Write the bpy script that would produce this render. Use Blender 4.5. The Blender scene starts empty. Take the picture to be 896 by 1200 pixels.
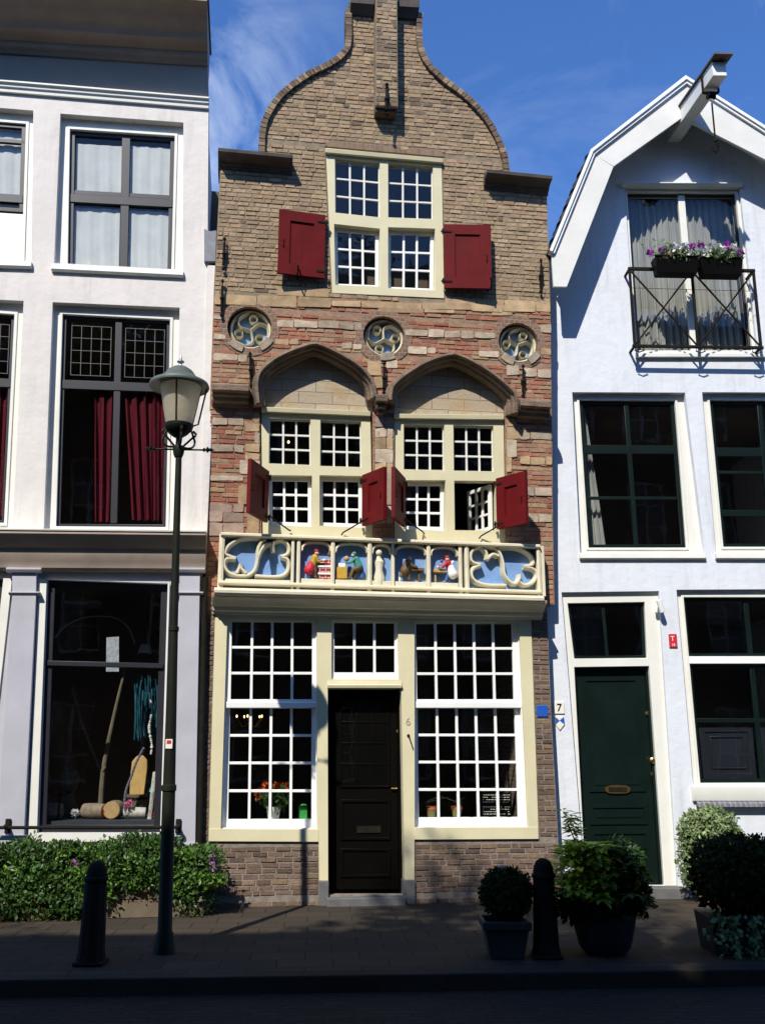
import bpy, bmesh, math, random
from mathutils import Vector, Matrix
from mathutils.geometry import tessellate_polygon
random.seed(7)
R = math.radians
scene = bpy.context.scene
col = scene.collection

# ------------------------------------------------------------------ camera
W0, H0, FPX = 896.0, 1200.0, 1133.0
PITCH = R(13.9)
EYE = Vector((0, 0, 1.65))
cd = bpy.data.cameras.new('camera'); cam = bpy.data.objects.new('camera', cd); col.objects.link(cam)
cam.location = EYE; cam.rotation_euler = (R(90) + PITCH, 0, 0)
cd.sensor_fit = 'VERTICAL'; cd.sensor_height = 36; cd.lens = 36 * FPX / H0
cd.clip_start = 0.05; cd.clip_end = 2000
scene.camera = cam
CP, SP = math.cos(PITCH), math.sin(PITCH)
def ray(x, y):
    dx = (x - 448) / FPX; u = -(y - 600) / FPX
    return Vector((dx, CP - u * SP, SP + u * CP))

class Fr:                      # a facade plane: u along, v up, d out to the street
    def __init__(s, o, yaw, lean=0):
        s.o = Vector(o); s.a = Vector((math.cos(yaw), math.sin(yaw), 0))
        nh = Vector((math.sin(yaw), -math.cos(yaw), 0)); z = Vector((0, 0, 1))
        s.w = z * math.cos(lean) + nh * math.sin(lean)
        s.n = nh * math.cos(lean) - z * math.sin(lean)
    def P(s, u, v, d=0): return s.o + s.a * u + s.w * v + s.n * d
    def px(s, x, y, d=0):      # survey: the point of the plane seen at a photo position
        r = ray(x, y); t = (d - (EYE - s.o).dot(s.n)) / r.dot(s.n)
        p = EYE + r * t - s.o
        return (p.dot(s.a), p.dot(s.w))
    def W(s, x, y, d=0):
        u, v = s.px(x, y, d); return s.P(u, v, d)
    def loc(s, p):
        q = p - s.o; return q.dot(s.a), q.dot(s.w), q.dot(s.n)
WORLD = Fr((0, 0, 0), 0)
FC = Fr((0, 11.5, 0), R(8))
Z1 = 3.45
FU = Fr((0, 11.5, Z1), R(8), R(2.2))
FL = Fr(tuple(FC.P(0, 0, .06)), R(8))
j = FC.P(*FC.px(653, 985), 0)
FRR = Fr((j.x, j.y + .20, 0), R(2.0))

# ------------------------------------------------------------------ materials
def nm(name):
    m = bpy.data.materials.new(name); m.use_nodes = True
    nt = m.node_tree; nt.nodes.clear()
    out = nt.nodes.new('ShaderNodeOutputMaterial'); p = nt.nodes.new('ShaderNodeBsdfPrincipled')
    nt.links.new(p.outputs[0], out.inputs[0])
    return m, nt, p, out
def N(nt, t, **k):
    n = nt.nodes.new(t)
    for a, b in k.items():
        if a in n.inputs and not hasattr(n, a): n.inputs[a].default_value = b
        else: setattr(n, a, b)
    return n
def c4(c): return (c[0], c[1], c[2], 1)
def noise(nt, vec, scale, detail=4, rough=.55):
    n = nt.nodes.new('ShaderNodeTexNoise'); n.inputs['Scale'].default_value = scale
    n.inputs['Detail'].default_value = detail; n.inputs['Roughness'].default_value = rough
    if vec: nt.links.new(vec, n.inputs['Vector'])
    return n
def mixc(nt, fac, a, b, mode='MIX'):
    m = nt.nodes.new('ShaderNodeMix'); m.data_type = 'RGBA'; m.blend_type = mode
    for i, v in ((0, fac), (6, a), (7, b)):
        if isinstance(v, (int, float)): m.inputs[i].default_value = v
        elif isinstance(v, tuple): m.inputs[i].default_value = c4(v)
        else: nt.links.new(v, m.inputs[i])
    return m.outputs[2]
def ramp(nt, src, p0, p1, c0=(0, 0, 0), c1=(1, 1, 1)):
    r = nt.nodes.new('ShaderNodeValToRGB'); e = r.color_ramp.elements
    e[0].position = p0; e[1].position = p1; e[0].color = c4(c0); e[1].color = c4(c1)
    nt.links.new(src, r.inputs[0]); return r.outputs[0]
def bump(nt, p, h, strength, dist=.01, prev=None):
    b = nt.nodes.new('ShaderNodeBump'); b.inputs['Strength'].default_value = strength; b.inputs['Distance'].default_value = dist
    nt.links.new(h, b.inputs['Height'])
    if prev: nt.links.new(prev, b.inputs['Normal'])
    nt.links.new(b.outputs[0], p.inputs['Normal']); return b.outputs[0]
MC = {}
def pm(name, c, rough=.6, var=.12, scale=6, bmp=.15, spec=.4, metal=0, bscale=None, island=0, dirt=0, coord='Object', bdist=.006, transl=0):
    if name in MC: return MC[name]
    m, nt, p, out = nm(name); MC[name] = m
    tc = nt.nodes.new('ShaderNodeTexCoord'); v = tc.outputs[coord]
    n = noise(nt, v, scale)
    dark = tuple(x * (1 - var) for x in c); lite = tuple(min(1, x * (1 + var)) for x in c)
    cc = mixc(nt, ramp(nt, n.outputs[0], .3, .7), dark, lite)
    if island:
        g = nt.nodes.new('ShaderNodeNewGeometry')
        mp = nt.nodes.new('ShaderNodeMapRange'); mp.inputs[3].default_value = 1 - island; mp.inputs[4].default_value = 1 + island
        nt.links.new(g.outputs['Random Per Island'], mp.inputs[0])
        hs = nt.nodes.new('ShaderNodeHueSaturation'); nt.links.new(mp.outputs[0], hs.inputs['Value']); nt.links.new(cc, hs.inputs['Color'])
        cc = hs.outputs[0]
    if dirt:
        n3 = noise(nt, v, 1.3, 7, .7)
        f = ramp(nt, n3.outputs[0], .5, .78)
        cc = mixc(nt, f, cc, tuple(x * (1 - dirt) for x in c))
    nt.links.new(cc, p.inputs['Base Color'])
    p.inputs['Roughness'].default_value = rough; p.inputs['Metallic'].default_value = metal
    p.inputs['Specular IOR Level'].default_value = spec
    if bmp:
        n2 = noise(nt, v, bscale or scale * 6, 5, .6); bump(nt, p, n2.outputs[0], bmp, bdist)
    if transl:
        t = nt.nodes.new('ShaderNodeBsdfTranslucent'); nt.links.new(cc, t.inputs[0])
        mx = nt.nodes.new('ShaderNodeMixShader'); mx.inputs[0].default_value = transl
        nt.links.new(p.outputs[0], mx.inputs[1]); nt.links.new(t.outputs[0], mx.inputs[2]); nt.links.new(mx.outputs[0], out.inputs[0])
    return m
def streaks(m, amt=.22, c=(.30, .29, .26)):
    nt = m.node_tree; p = [n for n in nt.nodes if n.type == 'BSDF_PRINCIPLED'][0]; src = p.inputs['Base Color'].links[0].from_socket
    tc = nt.nodes.new('ShaderNodeTexCoord'); mp = nt.nodes.new('ShaderNodeMapping'); mp.inputs['Scale'].default_value = (5, .35, 1); nt.links.new(tc.outputs['UV'], mp.inputs[0])
    a = noise(nt, mp.outputs[0], 1.6, 6, .65); b = noise(nt, tc.outputs['UV'], .7, 4, .6)
    f = nt.nodes.new('ShaderNodeMath'); f.operation = 'MULTIPLY'; nt.links.new(ramp(nt, a.outputs[0], .48, .75), f.inputs[0]); nt.links.new(ramp(nt, b.outputs[0], .4, .65), f.inputs[1])
    g_ = nt.nodes.new('ShaderNodeMath'); g_.operation = 'MULTIPLY'; g_.inputs[1].default_value = amt; nt.links.new(f.outputs[0], g_.inputs[0])
    mm = mixc(nt, g_.outputs[0], src, c); nt.links.new(mm, p.inputs['Base Color'])
def brickmat(name, c1, c2, mortar, bw=.2, rh=.06, ms=.009, dist=.012, c3=None, dirtc=None, dirt=0, bs=.8, rot=0, dirtz=None, off=.5):
    m, nt, p, out = nm(name); MC[name] = m
    tc = nt.nodes.new('ShaderNodeTexCoord'); v = tc.outputs['UV']
    n = noise(nt, v, 5, 2); vm = nt.nodes.new('ShaderNodeVectorMath'); vm.operation = 'MULTIPLY_ADD'
    nt.links.new(n.outputs['Color'], vm.inputs[0]); vm.inputs[1].default_value = (dist * 2,) * 3; nt.links.new(v, vm.inputs[2])
    vec = vm.outputs[0]
    if rot:
        mp = nt.nodes.new('ShaderNodeMapping'); mp.inputs['Rotation'].default_value = (0, 0, rot); nt.links.new(vec, mp.inputs[0]); vec = mp.outputs[0]
    b = nt.nodes.new('ShaderNodeTexBrick'); nt.links.new(vec, b.inputs['Vector'])
    b.offset = off
    for k, x in (('Scale', 1), ('Mortar Size', ms), ('Mortar Smooth', .35), ('Bias', 0), ('Brick Width', bw), ('Row Height', rh)): b.inputs[k].default_value = x
    b.inputs['Color1'].default_value = c4(c1); b.inputs['Color2'].default_value = c4(c2); b.inputs['Mortar'].default_value = c4(mortar)
    cc = b.outputs['Color']
    if c3:
        n4 = noise(nt, v, 2.2, 3); cc = mixc(nt, ramp(nt, n4.outputs[0], .5, .62), cc, mixc(nt, .75, cc, c3))
    n5 = noise(nt, v, 40, 4, .7); cc = mixc(nt, .35, cc, ramp(nt, n5.outputs[0], .25, .75, (.35,) * 3, (1,) * 3), 'MULTIPLY')
    if dirt:
        n6 = noise(nt, v, .9, 6, .65); f = ramp(nt, n6.outputs[0], .42, .7)
        if dirtz:
            sx = nt.nodes.new('ShaderNodeSeparateXYZ'); nt.links.new(v, sx.inputs[0])
            mr = nt.nodes.new('ShaderNodeMapRange'); mr.inputs[1].default_value = dirtz[0]; mr.inputs[2].default_value = dirtz[1]
            nt.links.new(sx.outputs[1], mr.inputs[0])
            ad = nt.nodes.new('ShaderNodeMath'); ad.operation = 'MAXIMUM'; ad.use_clamp = True
            ml = nt.nodes.new('ShaderNodeMath'); ml.operation = 'MULTIPLY'; nt.links.new(mr.outputs[0], ml.inputs[0]); nt.links.new(ramp(nt, n6.outputs[0], .25, .6), ml.inputs[1])
            nt.links.new(ml.outputs[0], ad.inputs[1]); m2 = nt.nodes.new('ShaderNodeMath'); m2.operation = 'MULTIPLY'; m2.inputs[1].default_value = .6
            nt.links.new(f, m2.inputs[0]); nt.links.new(m2.outputs[0], ad.inputs[0]); f = ad.outputs[0]
        md = nt.nodes.new('ShaderNodeMath'); md.operation = 'MULTIPLY'; md.inputs[1].default_value = dirt; nt.links.new(f, md.inputs[0])
        cc = mixc(nt, md.outputs[0], cc, dirtc or (.06, .05, .045))
    nt.links.new(cc, p.inputs['Base Color']); p.inputs['Roughness'].default_value = .9; p.inputs['Specular IOR Level'].default_value = .2
    inv = nt.nodes.new('ShaderNodeMath'); inv.operation = 'SUBTRACT'; inv.inputs[0].default_value = 1; nt.links.new(b.outputs['Fac'], inv.inputs[1])
    pr = bump(nt, p, inv.outputs[0], bs, .012)
    n7 = noise(nt, v, 22, 5, .65); bump(nt, p, n7.outputs[0], .7, .012, pr)
    return m
def glassmat(name='window_glass', tint=(.9, .93, .92), refl=1.0, wav=.012):
    m, nt, p, out = nm(name); nt.nodes.remove(p); MC[name] = m
    lw = nt.nodes.new('ShaderNodeLayerWeight'); lw.inputs[0].default_value = .5
    pw = nt.nodes.new('ShaderNodeMath'); pw.operation = 'POWER'; pw.inputs[1].default_value = 5; nt.links.new(lw.outputs['Facing'], pw.inputs[0])
    fr = nt.nodes.new('ShaderNodeMath'); fr.operation = 'MULTIPLY_ADD'; fr.inputs[1].default_value = .95; fr.inputs[2].default_value = .05; nt.links.new(pw.outputs[0], fr.inputs[0])
    tr = nt.nodes.new('ShaderNodeBsdfTransparent'); tr.inputs[0].default_value = c4(tint)
    gl = nt.nodes.new('ShaderNodeBsdfGlossy'); gl.inputs['Roughness'].default_value = .01
    tc = nt.nodes.new('ShaderNodeTexCoord'); n = noise(nt, tc.outputs['UV'], 2.5, 2)
    b = nt.nodes.new('ShaderNodeBump'); b.inputs['Strength'].default_value = wav * 10; b.inputs['Distance'].default_value = .01; nt.links.new(n.outputs[0], b.inputs['Height'])
    nt.links.new(b.outputs[0], gl.inputs['Normal'])
    ml = nt.nodes.new('ShaderNodeMath'); ml.operation = 'MULTIPLY'; ml.use_clamp = True; ml.inputs[1].default_value = 1.1 * refl; nt.links.new(fr.outputs[0], ml.inputs[0])
    mx = nt.nodes.new('ShaderNodeMixShader'); nt.links.new(ml.outputs[0], mx.inputs[0]); nt.links.new(tr.outputs[0], mx.inputs[1]); nt.links.new(gl.outputs[0], mx.inputs[2])
    nt.links.new(mx.outputs[0], out.inputs[0]); return m
def emat(name, c, s):
    m, nt, p, out = nm(name); p.inputs['Base Color'].default_value = c4(c); p.inputs['Emission Color'].default_value = c4(c); p.inputs['Emission Strength'].default_value = s
    return m

GLASS = glassmat()
M_gable = brickmat('yellow_brown_brick', (.31, .215, .125), (.21, .135, .085), (.27, .235, .175), rh=.062, bw=.19, c3=(.33, .19, .13), dirt=.75, dirtz=(4.2, 7.2), ms=.008)
M_red = brickmat('old_red_brick', (.36, .135, .075), (.27, .095, .06), (.30, .23, .17), rh=.075, bw=.22, ms=.007, c3=(.33, .2, .13), dirt=.45, dirtc=(.15, .1, .07))
M_low = brickmat('brown_base_brick', (.20, .135, .10), (.13, .09, .07), (.24, .21, .18), rh=.058, bw=.2, ms=.007, c3=(.22, .16, .10), dirt=.45)
M_tymp = brickmat('pale_ashlar', (.50, .42, .31), (.41, .335, .245), (.2, .16, .12), rh=.15, bw=.42, ms=.005, dist=.004, c3=(.42, .30, .16), bs=.4)
M_stone = pm('grey_brown_stone', (.19, .14, .10), .95, .35, 5, .9, .15, dirt=.5, bdist=.02, bscale=35)
M_block = pm('weathered_stone_block', (.41, .335, .245), .9, .25, 9, .5, .2, island=.3, bdist=.02)
M_sand = pm('yellow_sandstone', (.40, .285, .165), .9, .25, 8, .4, .2, island=.25, dirt=.35, bdist=.02)
M_pink = pm('pinkish_stone_block', (.30, .22, .175), .9, .2, 9, .4, .2, island=.2, bdist=.02)
M_coping = brickmat('dark_coping_brick', (.17, .12, .085), (.10, .075, .06), (.16, .14, .11), rh=.055, bw=.25, dirt=.5)
M_lead = pm('dark_lead_stone', (.085, .07, .06), .8, .3, 5, .3)
M_cream = pm('cream_paint', (.63, .58, .375), .45, .05, 3, .06, .4, dirt=.1)
M_creamS = pm('cream_stone_paint', (.65, .60, .44), .6, .07, 5, .2, .3, dirt=.25)
M_white = pm('white_paint', (.82, .83, .80), .4, .03, 4, .05, .4)
M_cw = pm('cream_white_paint', (.70, .70, .635), .45, .04, 4, .06, .4, dirt=.08)
M_wallL = pm('white_lime_render', (.68, .645, .60), .85, .05, 2.0, .35, .2, bscale=9, dirt=.10, bdist=.02)
M_wallR = pm('pale_blue_white_render', (.64, .672, .715), .85, .035, 1.6, .35, .2, bscale=7, dirt=.08, bdist=.025)
streaks(M_wallL, .6); streaks(M_wallR, .55)
M_red_p = pm('oxblood_paint', (.112, .006, .007), .6, .14, 5, .08, .12, dirt=.25)
M_dkgreen = pm('black_green_paint', (.0035, .010, .008), .35, .2, 3, .03, .3)
M_black = pm('black_paint', (.003, .0026, .002), .45, .2, 3, .03, .08)
M_blk2 = pm('charcoal_frame_paint', (.010, .011, .017), .45, .2, 3, .03, .5)
M_iron = pm('dark_iron', (.013, .011, .008), .8, .3, 12, .2, .12)
M_greyc = pm('grey_cornice_paint', (.36, .29, .235), .6, .12, 3, .1, .3, dirt=.3)
M_greyf = pm('grey_frieze_paint', (.34, .29, .235), .7, .06, 3, .1, .3)
M_pil = pm('pale_grey_pilaster_paint', (.42, .42, .46), .6, .06, 3, .1, .3, dirt=.12)
M_blue = pm('sky_blue_paint', (.17, .30, .56), .7, .10, 12, .4, .2, dirt=.2)
M_int = pm('dark_interior', (.10, .075, .055), .9, .2, 2, 0)  # room shade put into the colour, darker than real walls
M_floor = pm('wood_floor', (.06, .04, .025), .7, .2, 3, 0)
M_redc = pm('red_curtain_cloth', (.11, .006, .014), .8, .1, 4, .1, .2, transl=.15)
M_whc = pm('white_sheer_cloth', (.82, .82, .80), .9, .07, 4, .1, .2, transl=.3)
M_gyc = pm('grey_sheer_cloth', (.46, .45, .42), .9, .08, 4, .1, .2, transl=.3)
M_tile = pm('dark_roof_tile', (.045, .04, .038), .7, .3, 6, .3, .3, island=.3)
M_step = pm('blue_grey_step_stone', (.12, .12, .12), .8, .2, 6, .3, .3)
M_brass = pm('brass', (.55, .38, .14), .35, .2, 8, .05, .5, metal=1)
M_leaf = pm('hedge_leaf', (.045, .10, .018), .45, .3, 3, 0, .4, island=.45, transl=.25)
M_leaf2 = pm('sunlit_leaf', (.38, .50, .06), .45, .25, 4, 0, .4, island=.35, transl=.3)  # sunlight put into the leaf colour
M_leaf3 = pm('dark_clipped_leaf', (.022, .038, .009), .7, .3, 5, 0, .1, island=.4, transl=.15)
M_leafv = pm('variegated_leaf', (.20, .27, .11), .5, .35, 14, 0, .4, island=.45, transl=.2)
M_leaft = pm('tree_leaf', (.05, .10, .02), .5, .3, 3, 0, .4, island=.4, transl=.3)
M_bark = pm('bark', (.07, .055, .04), .95, .3, 8, .6)
M_soil = pm('soil', (.03, .02, .015), .95, .3, 20, .5)
M_bluepot = pm('dark_blue_glazed_pot', (.018, .022, .030), .5, .25, 5, .1, .2)
M_wood = pm('weathered_board', (.14, .11, .075), .85, .2, 6, .3, .2)
def petal(n, c): return pm(n, c, .6, .15, 20, 0, .3, island=.2, transl=.2)
M_purple = petal('purple_petal', (.42, .06, .42)); M_wpet = petal('white_petal', (.8, .8, .78))
M_orange = petal('orange_petal', (.75, .13, .03)); M_pinkp = petal('pink_petal', (.8, .25, .45)); M_redpt = petal('red_petal', (.6, .02, .04))
M_terra = pm('terracotta', (.42, .14, .07), .8, .15, 9, .1); M_olive = pm('olive_glaze', (.16, .17, .06), .5, .1, 8, .1)

# ------------------------------------------------------------------ mesh builder
class MB:
    def __init__(s): s.v = []; s.f = []; s.m = []; s.mats = []; s.cur = 0
    def mat(s, m):
        if m not in s.mats: s.mats.append(m)
        s.cur = s.mats.index(m); return s
    def add(s, vs, fs):
        b = len(s.v); s.v += [Vector(x) for x in vs]
        for f in fs: s.f.append([b + i for i in f]); s.m.append(s.cur)
    def hull8(s, a, b):        # a, b : two quads of 4 points
        s.add(list(a) + list(b), [(3, 2, 1, 0), (4, 5, 6, 7), (0, 1, 5, 4), (1, 2, 6, 5), (2, 3, 7, 6), (3, 0, 4, 7)])
    def box(s, F, u0, u1, v0, v1, d0, d1):
        s.hull8([F.P(u0, v0, d0), F.P(u1, v0, d0), F.P(u1, v1, d0), F.P(u0, v1, d0)], [F.P(u0, v0, d1), F.P(u1, v0, d1), F.P(u1, v1, d1), F.P(u0, v1, d1)])
    def prism(s, F, poly, d0, d1):
        n = len(poly); tri = tessellate_polygon([[Vector((p[0], p[1], 0)) for p in poly]])
        vs = [F.P(p[0], p[1], d0) for p in poly] + [F.P(p[0], p[1], d1) for p in poly]
        fs = [tuple(t) for t in tri] + [tuple(n + i for i in t) for t in tri] + [(i, (i + 1) % n, n + (i + 1) % n, n + i) for i in range(n)]
        s.add(vs, fs)
    def quad(s, F, q, d): s.add([F.P(p[0], p[1], d) for p in q], [(0, 1, 2, 3)])
    def pane(s, F, q, d): s.quad(F, q, d)
    def wall(s, F, outer, holes, th, d=0):     # front sheet with openings, reveals th deep, back sheet
        loops = [outer] + holes; flat = [p for l in loops for p in l]; n = len(flat)
        tri = tessellate_polygon([[Vector((p[0], p[1], 0)) for p in l] for l in loops])
        vs = [F.P(p[0], p[1], d) for p in flat] + [F.P(p[0], p[1], d - th) for p in flat]
        fs = [tuple(t) for t in tri] + [tuple(n + i for i in t) for t in tri]
        b = 0
        for l in loops:
            k = len(l)
            for i in range(k): fs.append((b + i, b + (i + 1) % k, n + b + (i + 1) % k, n + b + i))
            b += k
        s.add(vs, fs)
    def ring(s, F, o, i, d0, d1):
        vs = [F.P(p[0], p[1], d) for d in (d0, d1) for q in (o, i) for p in q]
        fs = []
        for k in range(4):
            l = (k + 1) % 4
            fs += [(k, l, 4 + l, 4 + k), (8 + k, 8 + l, 12 + l, 12 + k), (k, l, 8 + l, 8 + k), (4 + k, 4 + l, 12 + l, 12 + k)]
        s.add(vs, fs)
    def mould(s, F, A, B, prof):          # profile (dv, d) swept from A to B (u, v)
        n = len(prof)
        vs = [F.P(A[0], A[1] + p[0], p[1]) for p in prof] + [F.P(B[0], B[1] + p[0], p[1]) for p in prof]
        tri = tessellate_polygon([[Vector((p[0], p[1], 0)) for p in prof]])
        fs = [(i, (i + 1) % n, n + (i + 1) % n, n + i) for i in range(n)] + [tuple(t) for t in tri] + [tuple(n + i for i in t) for t in tri]
        s.add(vs, fs)
    def sweep(s, F, path, prof, closed=False):   # profile (side, d) along a path in the plane
        n = len(path); k = len(prof); vs = []
        for i, p in enumerate(path):
            if closed: a, b = path[i - 1], path[(i + 1) % n]
            else: a, b = path[max(i - 1, 0)], path[min(i + 1, n - 1)]
            t = Vector((b[0] - a[0], b[1] - a[1])); t = t.normalized() if t.length > 1e-9 else Vector((1, 0))
            sc = 1
            if 0 < i < n - 1 or closed:
                q = Vector((b[0] - p[0], b[1] - p[1]))
                if q.length > 1e-9: sc = min(1.6, 1 / max(.5, abs(q.normalized().dot(t))))
            nx, ny = -t.y * sc, t.x * sc
            for sd, d in prof: vs.append(F.P(p[0] + nx * sd, p[1] + ny * sd, d))
        fs = []
        for i in range(n if closed else n - 1):
            l = (i + 1) % n
            for q in range(k): fs.append((i * k + q, i * k + (q + 1) % k, l * k + (q + 1) % k, l * k + q))
        if not closed: fs += [tuple(range(k)), tuple((n - 1) * k + q for q in range(k))]
        s.add(vs, fs)
    def tube(s, pts, r, seg=8, r1=None):
        pts = [Vector(p) for p in pts]; n = len(pts); vs = []
        up = Vector((0, 0, 1))
        for i, p in enumerate(pts):
            t = (pts[min(i + 1, n - 1)] - pts[max(i - 1, 0)]).normalized()
            x = t.cross(up)
            if x.length < .05: x = t.cross(Vector((0, 1, 0)))
            x.normalize(); y = t.cross(x)
            rr = r if r1 is None else r + (r1 - r) * i / (n - 1)
            if isinstance(r, list): rr = r[i]
            for k in range(seg):
                a = 2 * math.pi * k / seg; vs.append(p + x * math.cos(a) * rr + y * math.sin(a) * rr)
        fs = [(i * seg + k, i * seg + (k + 1) % seg, (i + 1) * seg + (k + 1) % seg, (i + 1) * seg + k) for i in range(n - 1) for k in range(seg)]
        fs += [tuple(range(seg)), tuple((n - 1) * seg + k for k in range(seg))]
        s.add(vs, fs)
    def lathe(s, c, prof, seg=24, axis=None, sq=0):     # prof: (r, z)
        c = Vector(c); ax = (axis or Vector((0, 0, 1))).normalized(); x = ax.orthogonal().normalized()
        if axis is None: x = Vector((1, 0, 0))
        y = ax.cross(x); vs = []
        for r, z in prof:
            for k in range(seg):
                a = 2 * math.pi * (k + .5) / seg; vs.append(c + ax * z + (x * math.cos(a) + y * math.sin(a)) * max(r, 1e-4))
        n = len(prof)
        fs = [(i * seg + k, i * seg + (k + 1) % seg, (i + 1) * seg + (k + 1) % seg, (i + 1) * seg + k) for i in range(n - 1) for k in range(seg)]
        fs += [tuple(range(seg)), tuple((n - 1) * seg + k for k in range(seg))]
        s.add(vs, fs)
    def ball(s, c, rx, ry=None, rz=None, seg=12, rings=8, jit=0, F=WORLD):
        ry = ry or rx; rz = rz or rx; c = Vector(c); vs = []
        for i in range(rings + 1):
            th = math.pi * i / rings
            for k in range(seg):
                a = 2 * math.pi * k / seg; q = 1 + random.uniform(-jit, jit)
                vs.append(c + F.a * (math.sin(th) * math.cos(a) * rx * q) - F.n * (math.sin(th) * math.sin(a) * ry * q) + F.w * (math.cos(th) * rz * q))
        fs = [(i * seg + k, i * seg + (k + 1) % seg, (i + 1) * seg + (k + 1) % seg, (i + 1) * seg + k) for i in range(rings) for k in range(seg)]
        s.add(vs, fs)
    def leaf(s, p, dr, nrm, L, Wd):
        dr = dr.normalized(); sd = dr.cross(nrm)
        if sd.length < .01: return
        sd.normalize(); up = sd.cross(dr)
        s.add([p, p + dr * L * .5 + sd * Wd * .5, p + dr * L - up * L * .12, p + dr * L * .5 - sd * Wd * .5], [(0, 1, 2), (0, 2, 3)])
    def build(s, name, parent=None, F=WORLD, bevel=0, origin=None, flat=False, smooth=True):
        me = bpy.data.meshes.new(name)
        off = origin if origin is not None else (parent['_w'] if parent is not None else Vector((0, 0, 0)))
        off = Vector(off)
        me.from_pydata([v - off for v in s.v], [], s.f)
        for m in s.mats: me.materials.append(m)
        me.polygons.foreach_set('material_index', s.m)
        bm = bmesh.new(); bm.from_mesh(me)
        bmesh.ops.recalc_face_normals(bm, faces=bm.faces)
        uvl = bm.loops.layers.uv.new('UVMap')
        for f in bm.faces:
            n = f.normal; na, nw = abs(n.dot(F.a)), abs(n.dot(F.w))
            for l in f.loops:
                u, v, d = F.loc(l.vert.co + off)
                l[uvl].uv = (u, d) if nw > .75 else ((d + .05, v) if na > .75 else (u, v))
        bm.to_mesh(me); bm.free()
        if smooth:
            me.polygons.foreach_set('use_smooth', [True] * len(me.polygons)); me.set_sharp_from_angle(angle=R(32))
        o = bpy.data.objects.new(name, me); col.objects.link(o)
        o['_w'] = list(off)
        if parent is not None:
            o.parent = parent; o.location = off - Vector(parent['_w'])
        else: o.location = off
        if bevel:
            b = o.modifiers.new('bevel', 'BEVEL'); b.width = bevel; b.segments = 2; b.limit_method = 'ANGLE'; b.angle_limit = R(50)
        return o
def thing(name, label, cat, loc, group=None):
    o = bpy.data.objects.new(name, None); col.objects.link(o); o.location = loc; o.empty_display_size = .2
    o['_w'] = list(loc); o['label'] = label; o['category'] = cat
    if group: o['group'] = group
    return o
def tag(o, label, cat, group=None):
    o['label'] = label; o['category'] = cat
    if group: o['group'] = group
    return o
def struct(o): o['kind'] = 'structure'; return o
def vec(o): return Vector(o['_w'])
def Q(F, pts, d=0): return [F.px(x, y, d) for x, y in pts]   # corner order: bl, br, tr, tl
def bil(q, s, t):
    a = (q[0][0] * (1 - s) + q[1][0] * s, q[0][1] * (1 - s) + q[1][1] * s)
    b = (q[3][0] * (1 - s) + q[2][0] * s, q[3][1] * (1 - s) + q[2][1] * s)
    return (a[0] * (1 - t) + b[0] * t, a[1] * (1 - t) + b[1] * t)
def sub(q, s0, s1, t0, t1): return [bil(q, s0, t0), bil(q, s1, t0), bil(q, s1, t1), bil(q, s0, t1)]
def inset(q, l, r=None, b=None, t=None):      # inset in metres
    r = l if r is None else r; b = l if b is None else b; t = l if t is None else t
    w = math.dist(q[0], q[1]); h = math.dist(q[0], q[3])
    return sub(q, l / w, 1 - r / w, b / h, 1 - t / h)
def rect(x0, y0, x1, y1, sl=0):               # photo rectangle (left, top, right, bottom), sl: extra drop at the right
    return [(x0, y1), (x1, y1 + sl), (x1, y0 + sl), (x0, y0)]
def muntins(mb, F, q, nc, nr, w, d0, d1):
    W_, H_ = math.dist(q[0], q[1]), math.dist(q[0], q[3]); a, b = w / 2 / W_, w / 2 / H_
    for i in range(1, nc): mb.prism(F, sub(q, i / nc - a, i / nc + a, 0, 1), d0, d1)
    for i in range(1, nr): mb.prism(F, sub(q, 0, 1, i / nr - b, i / nr + b), d0 + .002, d1 - .003)
def spl(pts, n=6, closed=False):
    out = []; k = len(pts); rng = k if closed else k - 1
    for i in range(rng):
        g = lambda j: Vector(pts[j % k]) if closed else Vector(pts[min(max(j, 0), k - 1)])
        p0, p1, p2, p3 = g(i - 1), g(i), g(i + 1), g(i + 2)
        for s_ in range(n):
            t = s_ / n
            out.append(.5 * ((2 * p1) + (p2 - p0) * t + (2 * p0 - 5 * p1 + 4 * p2 - p3) * t * t + (3 * p1 - p0 - 3 * p2 + p3) * t ** 3))
    if not closed: out.append(Vector(pts[-1]))
    return out
def text_mb(txt, F, x, y, h, d, m, mb=None, name='glyphs'):
    cu = bpy.data.curves.new('t', 'FONT'); cu.body = txt; cu.size = 1; cu.align_x = 'CENTER'; cu.align_y = 'CENTER'; cu.extrude = .02
    ob = bpy.data.objects.new('t', cu); col.objects.link(ob)
    bpy.context.view_layer.update(); dg = bpy.context.evaluated_depsgraph_get()
    me = bpy.data.meshes.new_from_object(ob.evaluated_get(dg))
    mb = mb or MB(); mb.mat(m)
    mb.add([F.P(x + v.co.x * h, y + v.co.y * h, d + v.co.z * h * .4 + .003) for v in me.vertices], [tuple(p.vertices) for p in me.polygons])
    bpy.data.objects.remove(ob); bpy.data.curves.remove(cu); bpy.data.meshes.remove(me)
    return mb

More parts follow.
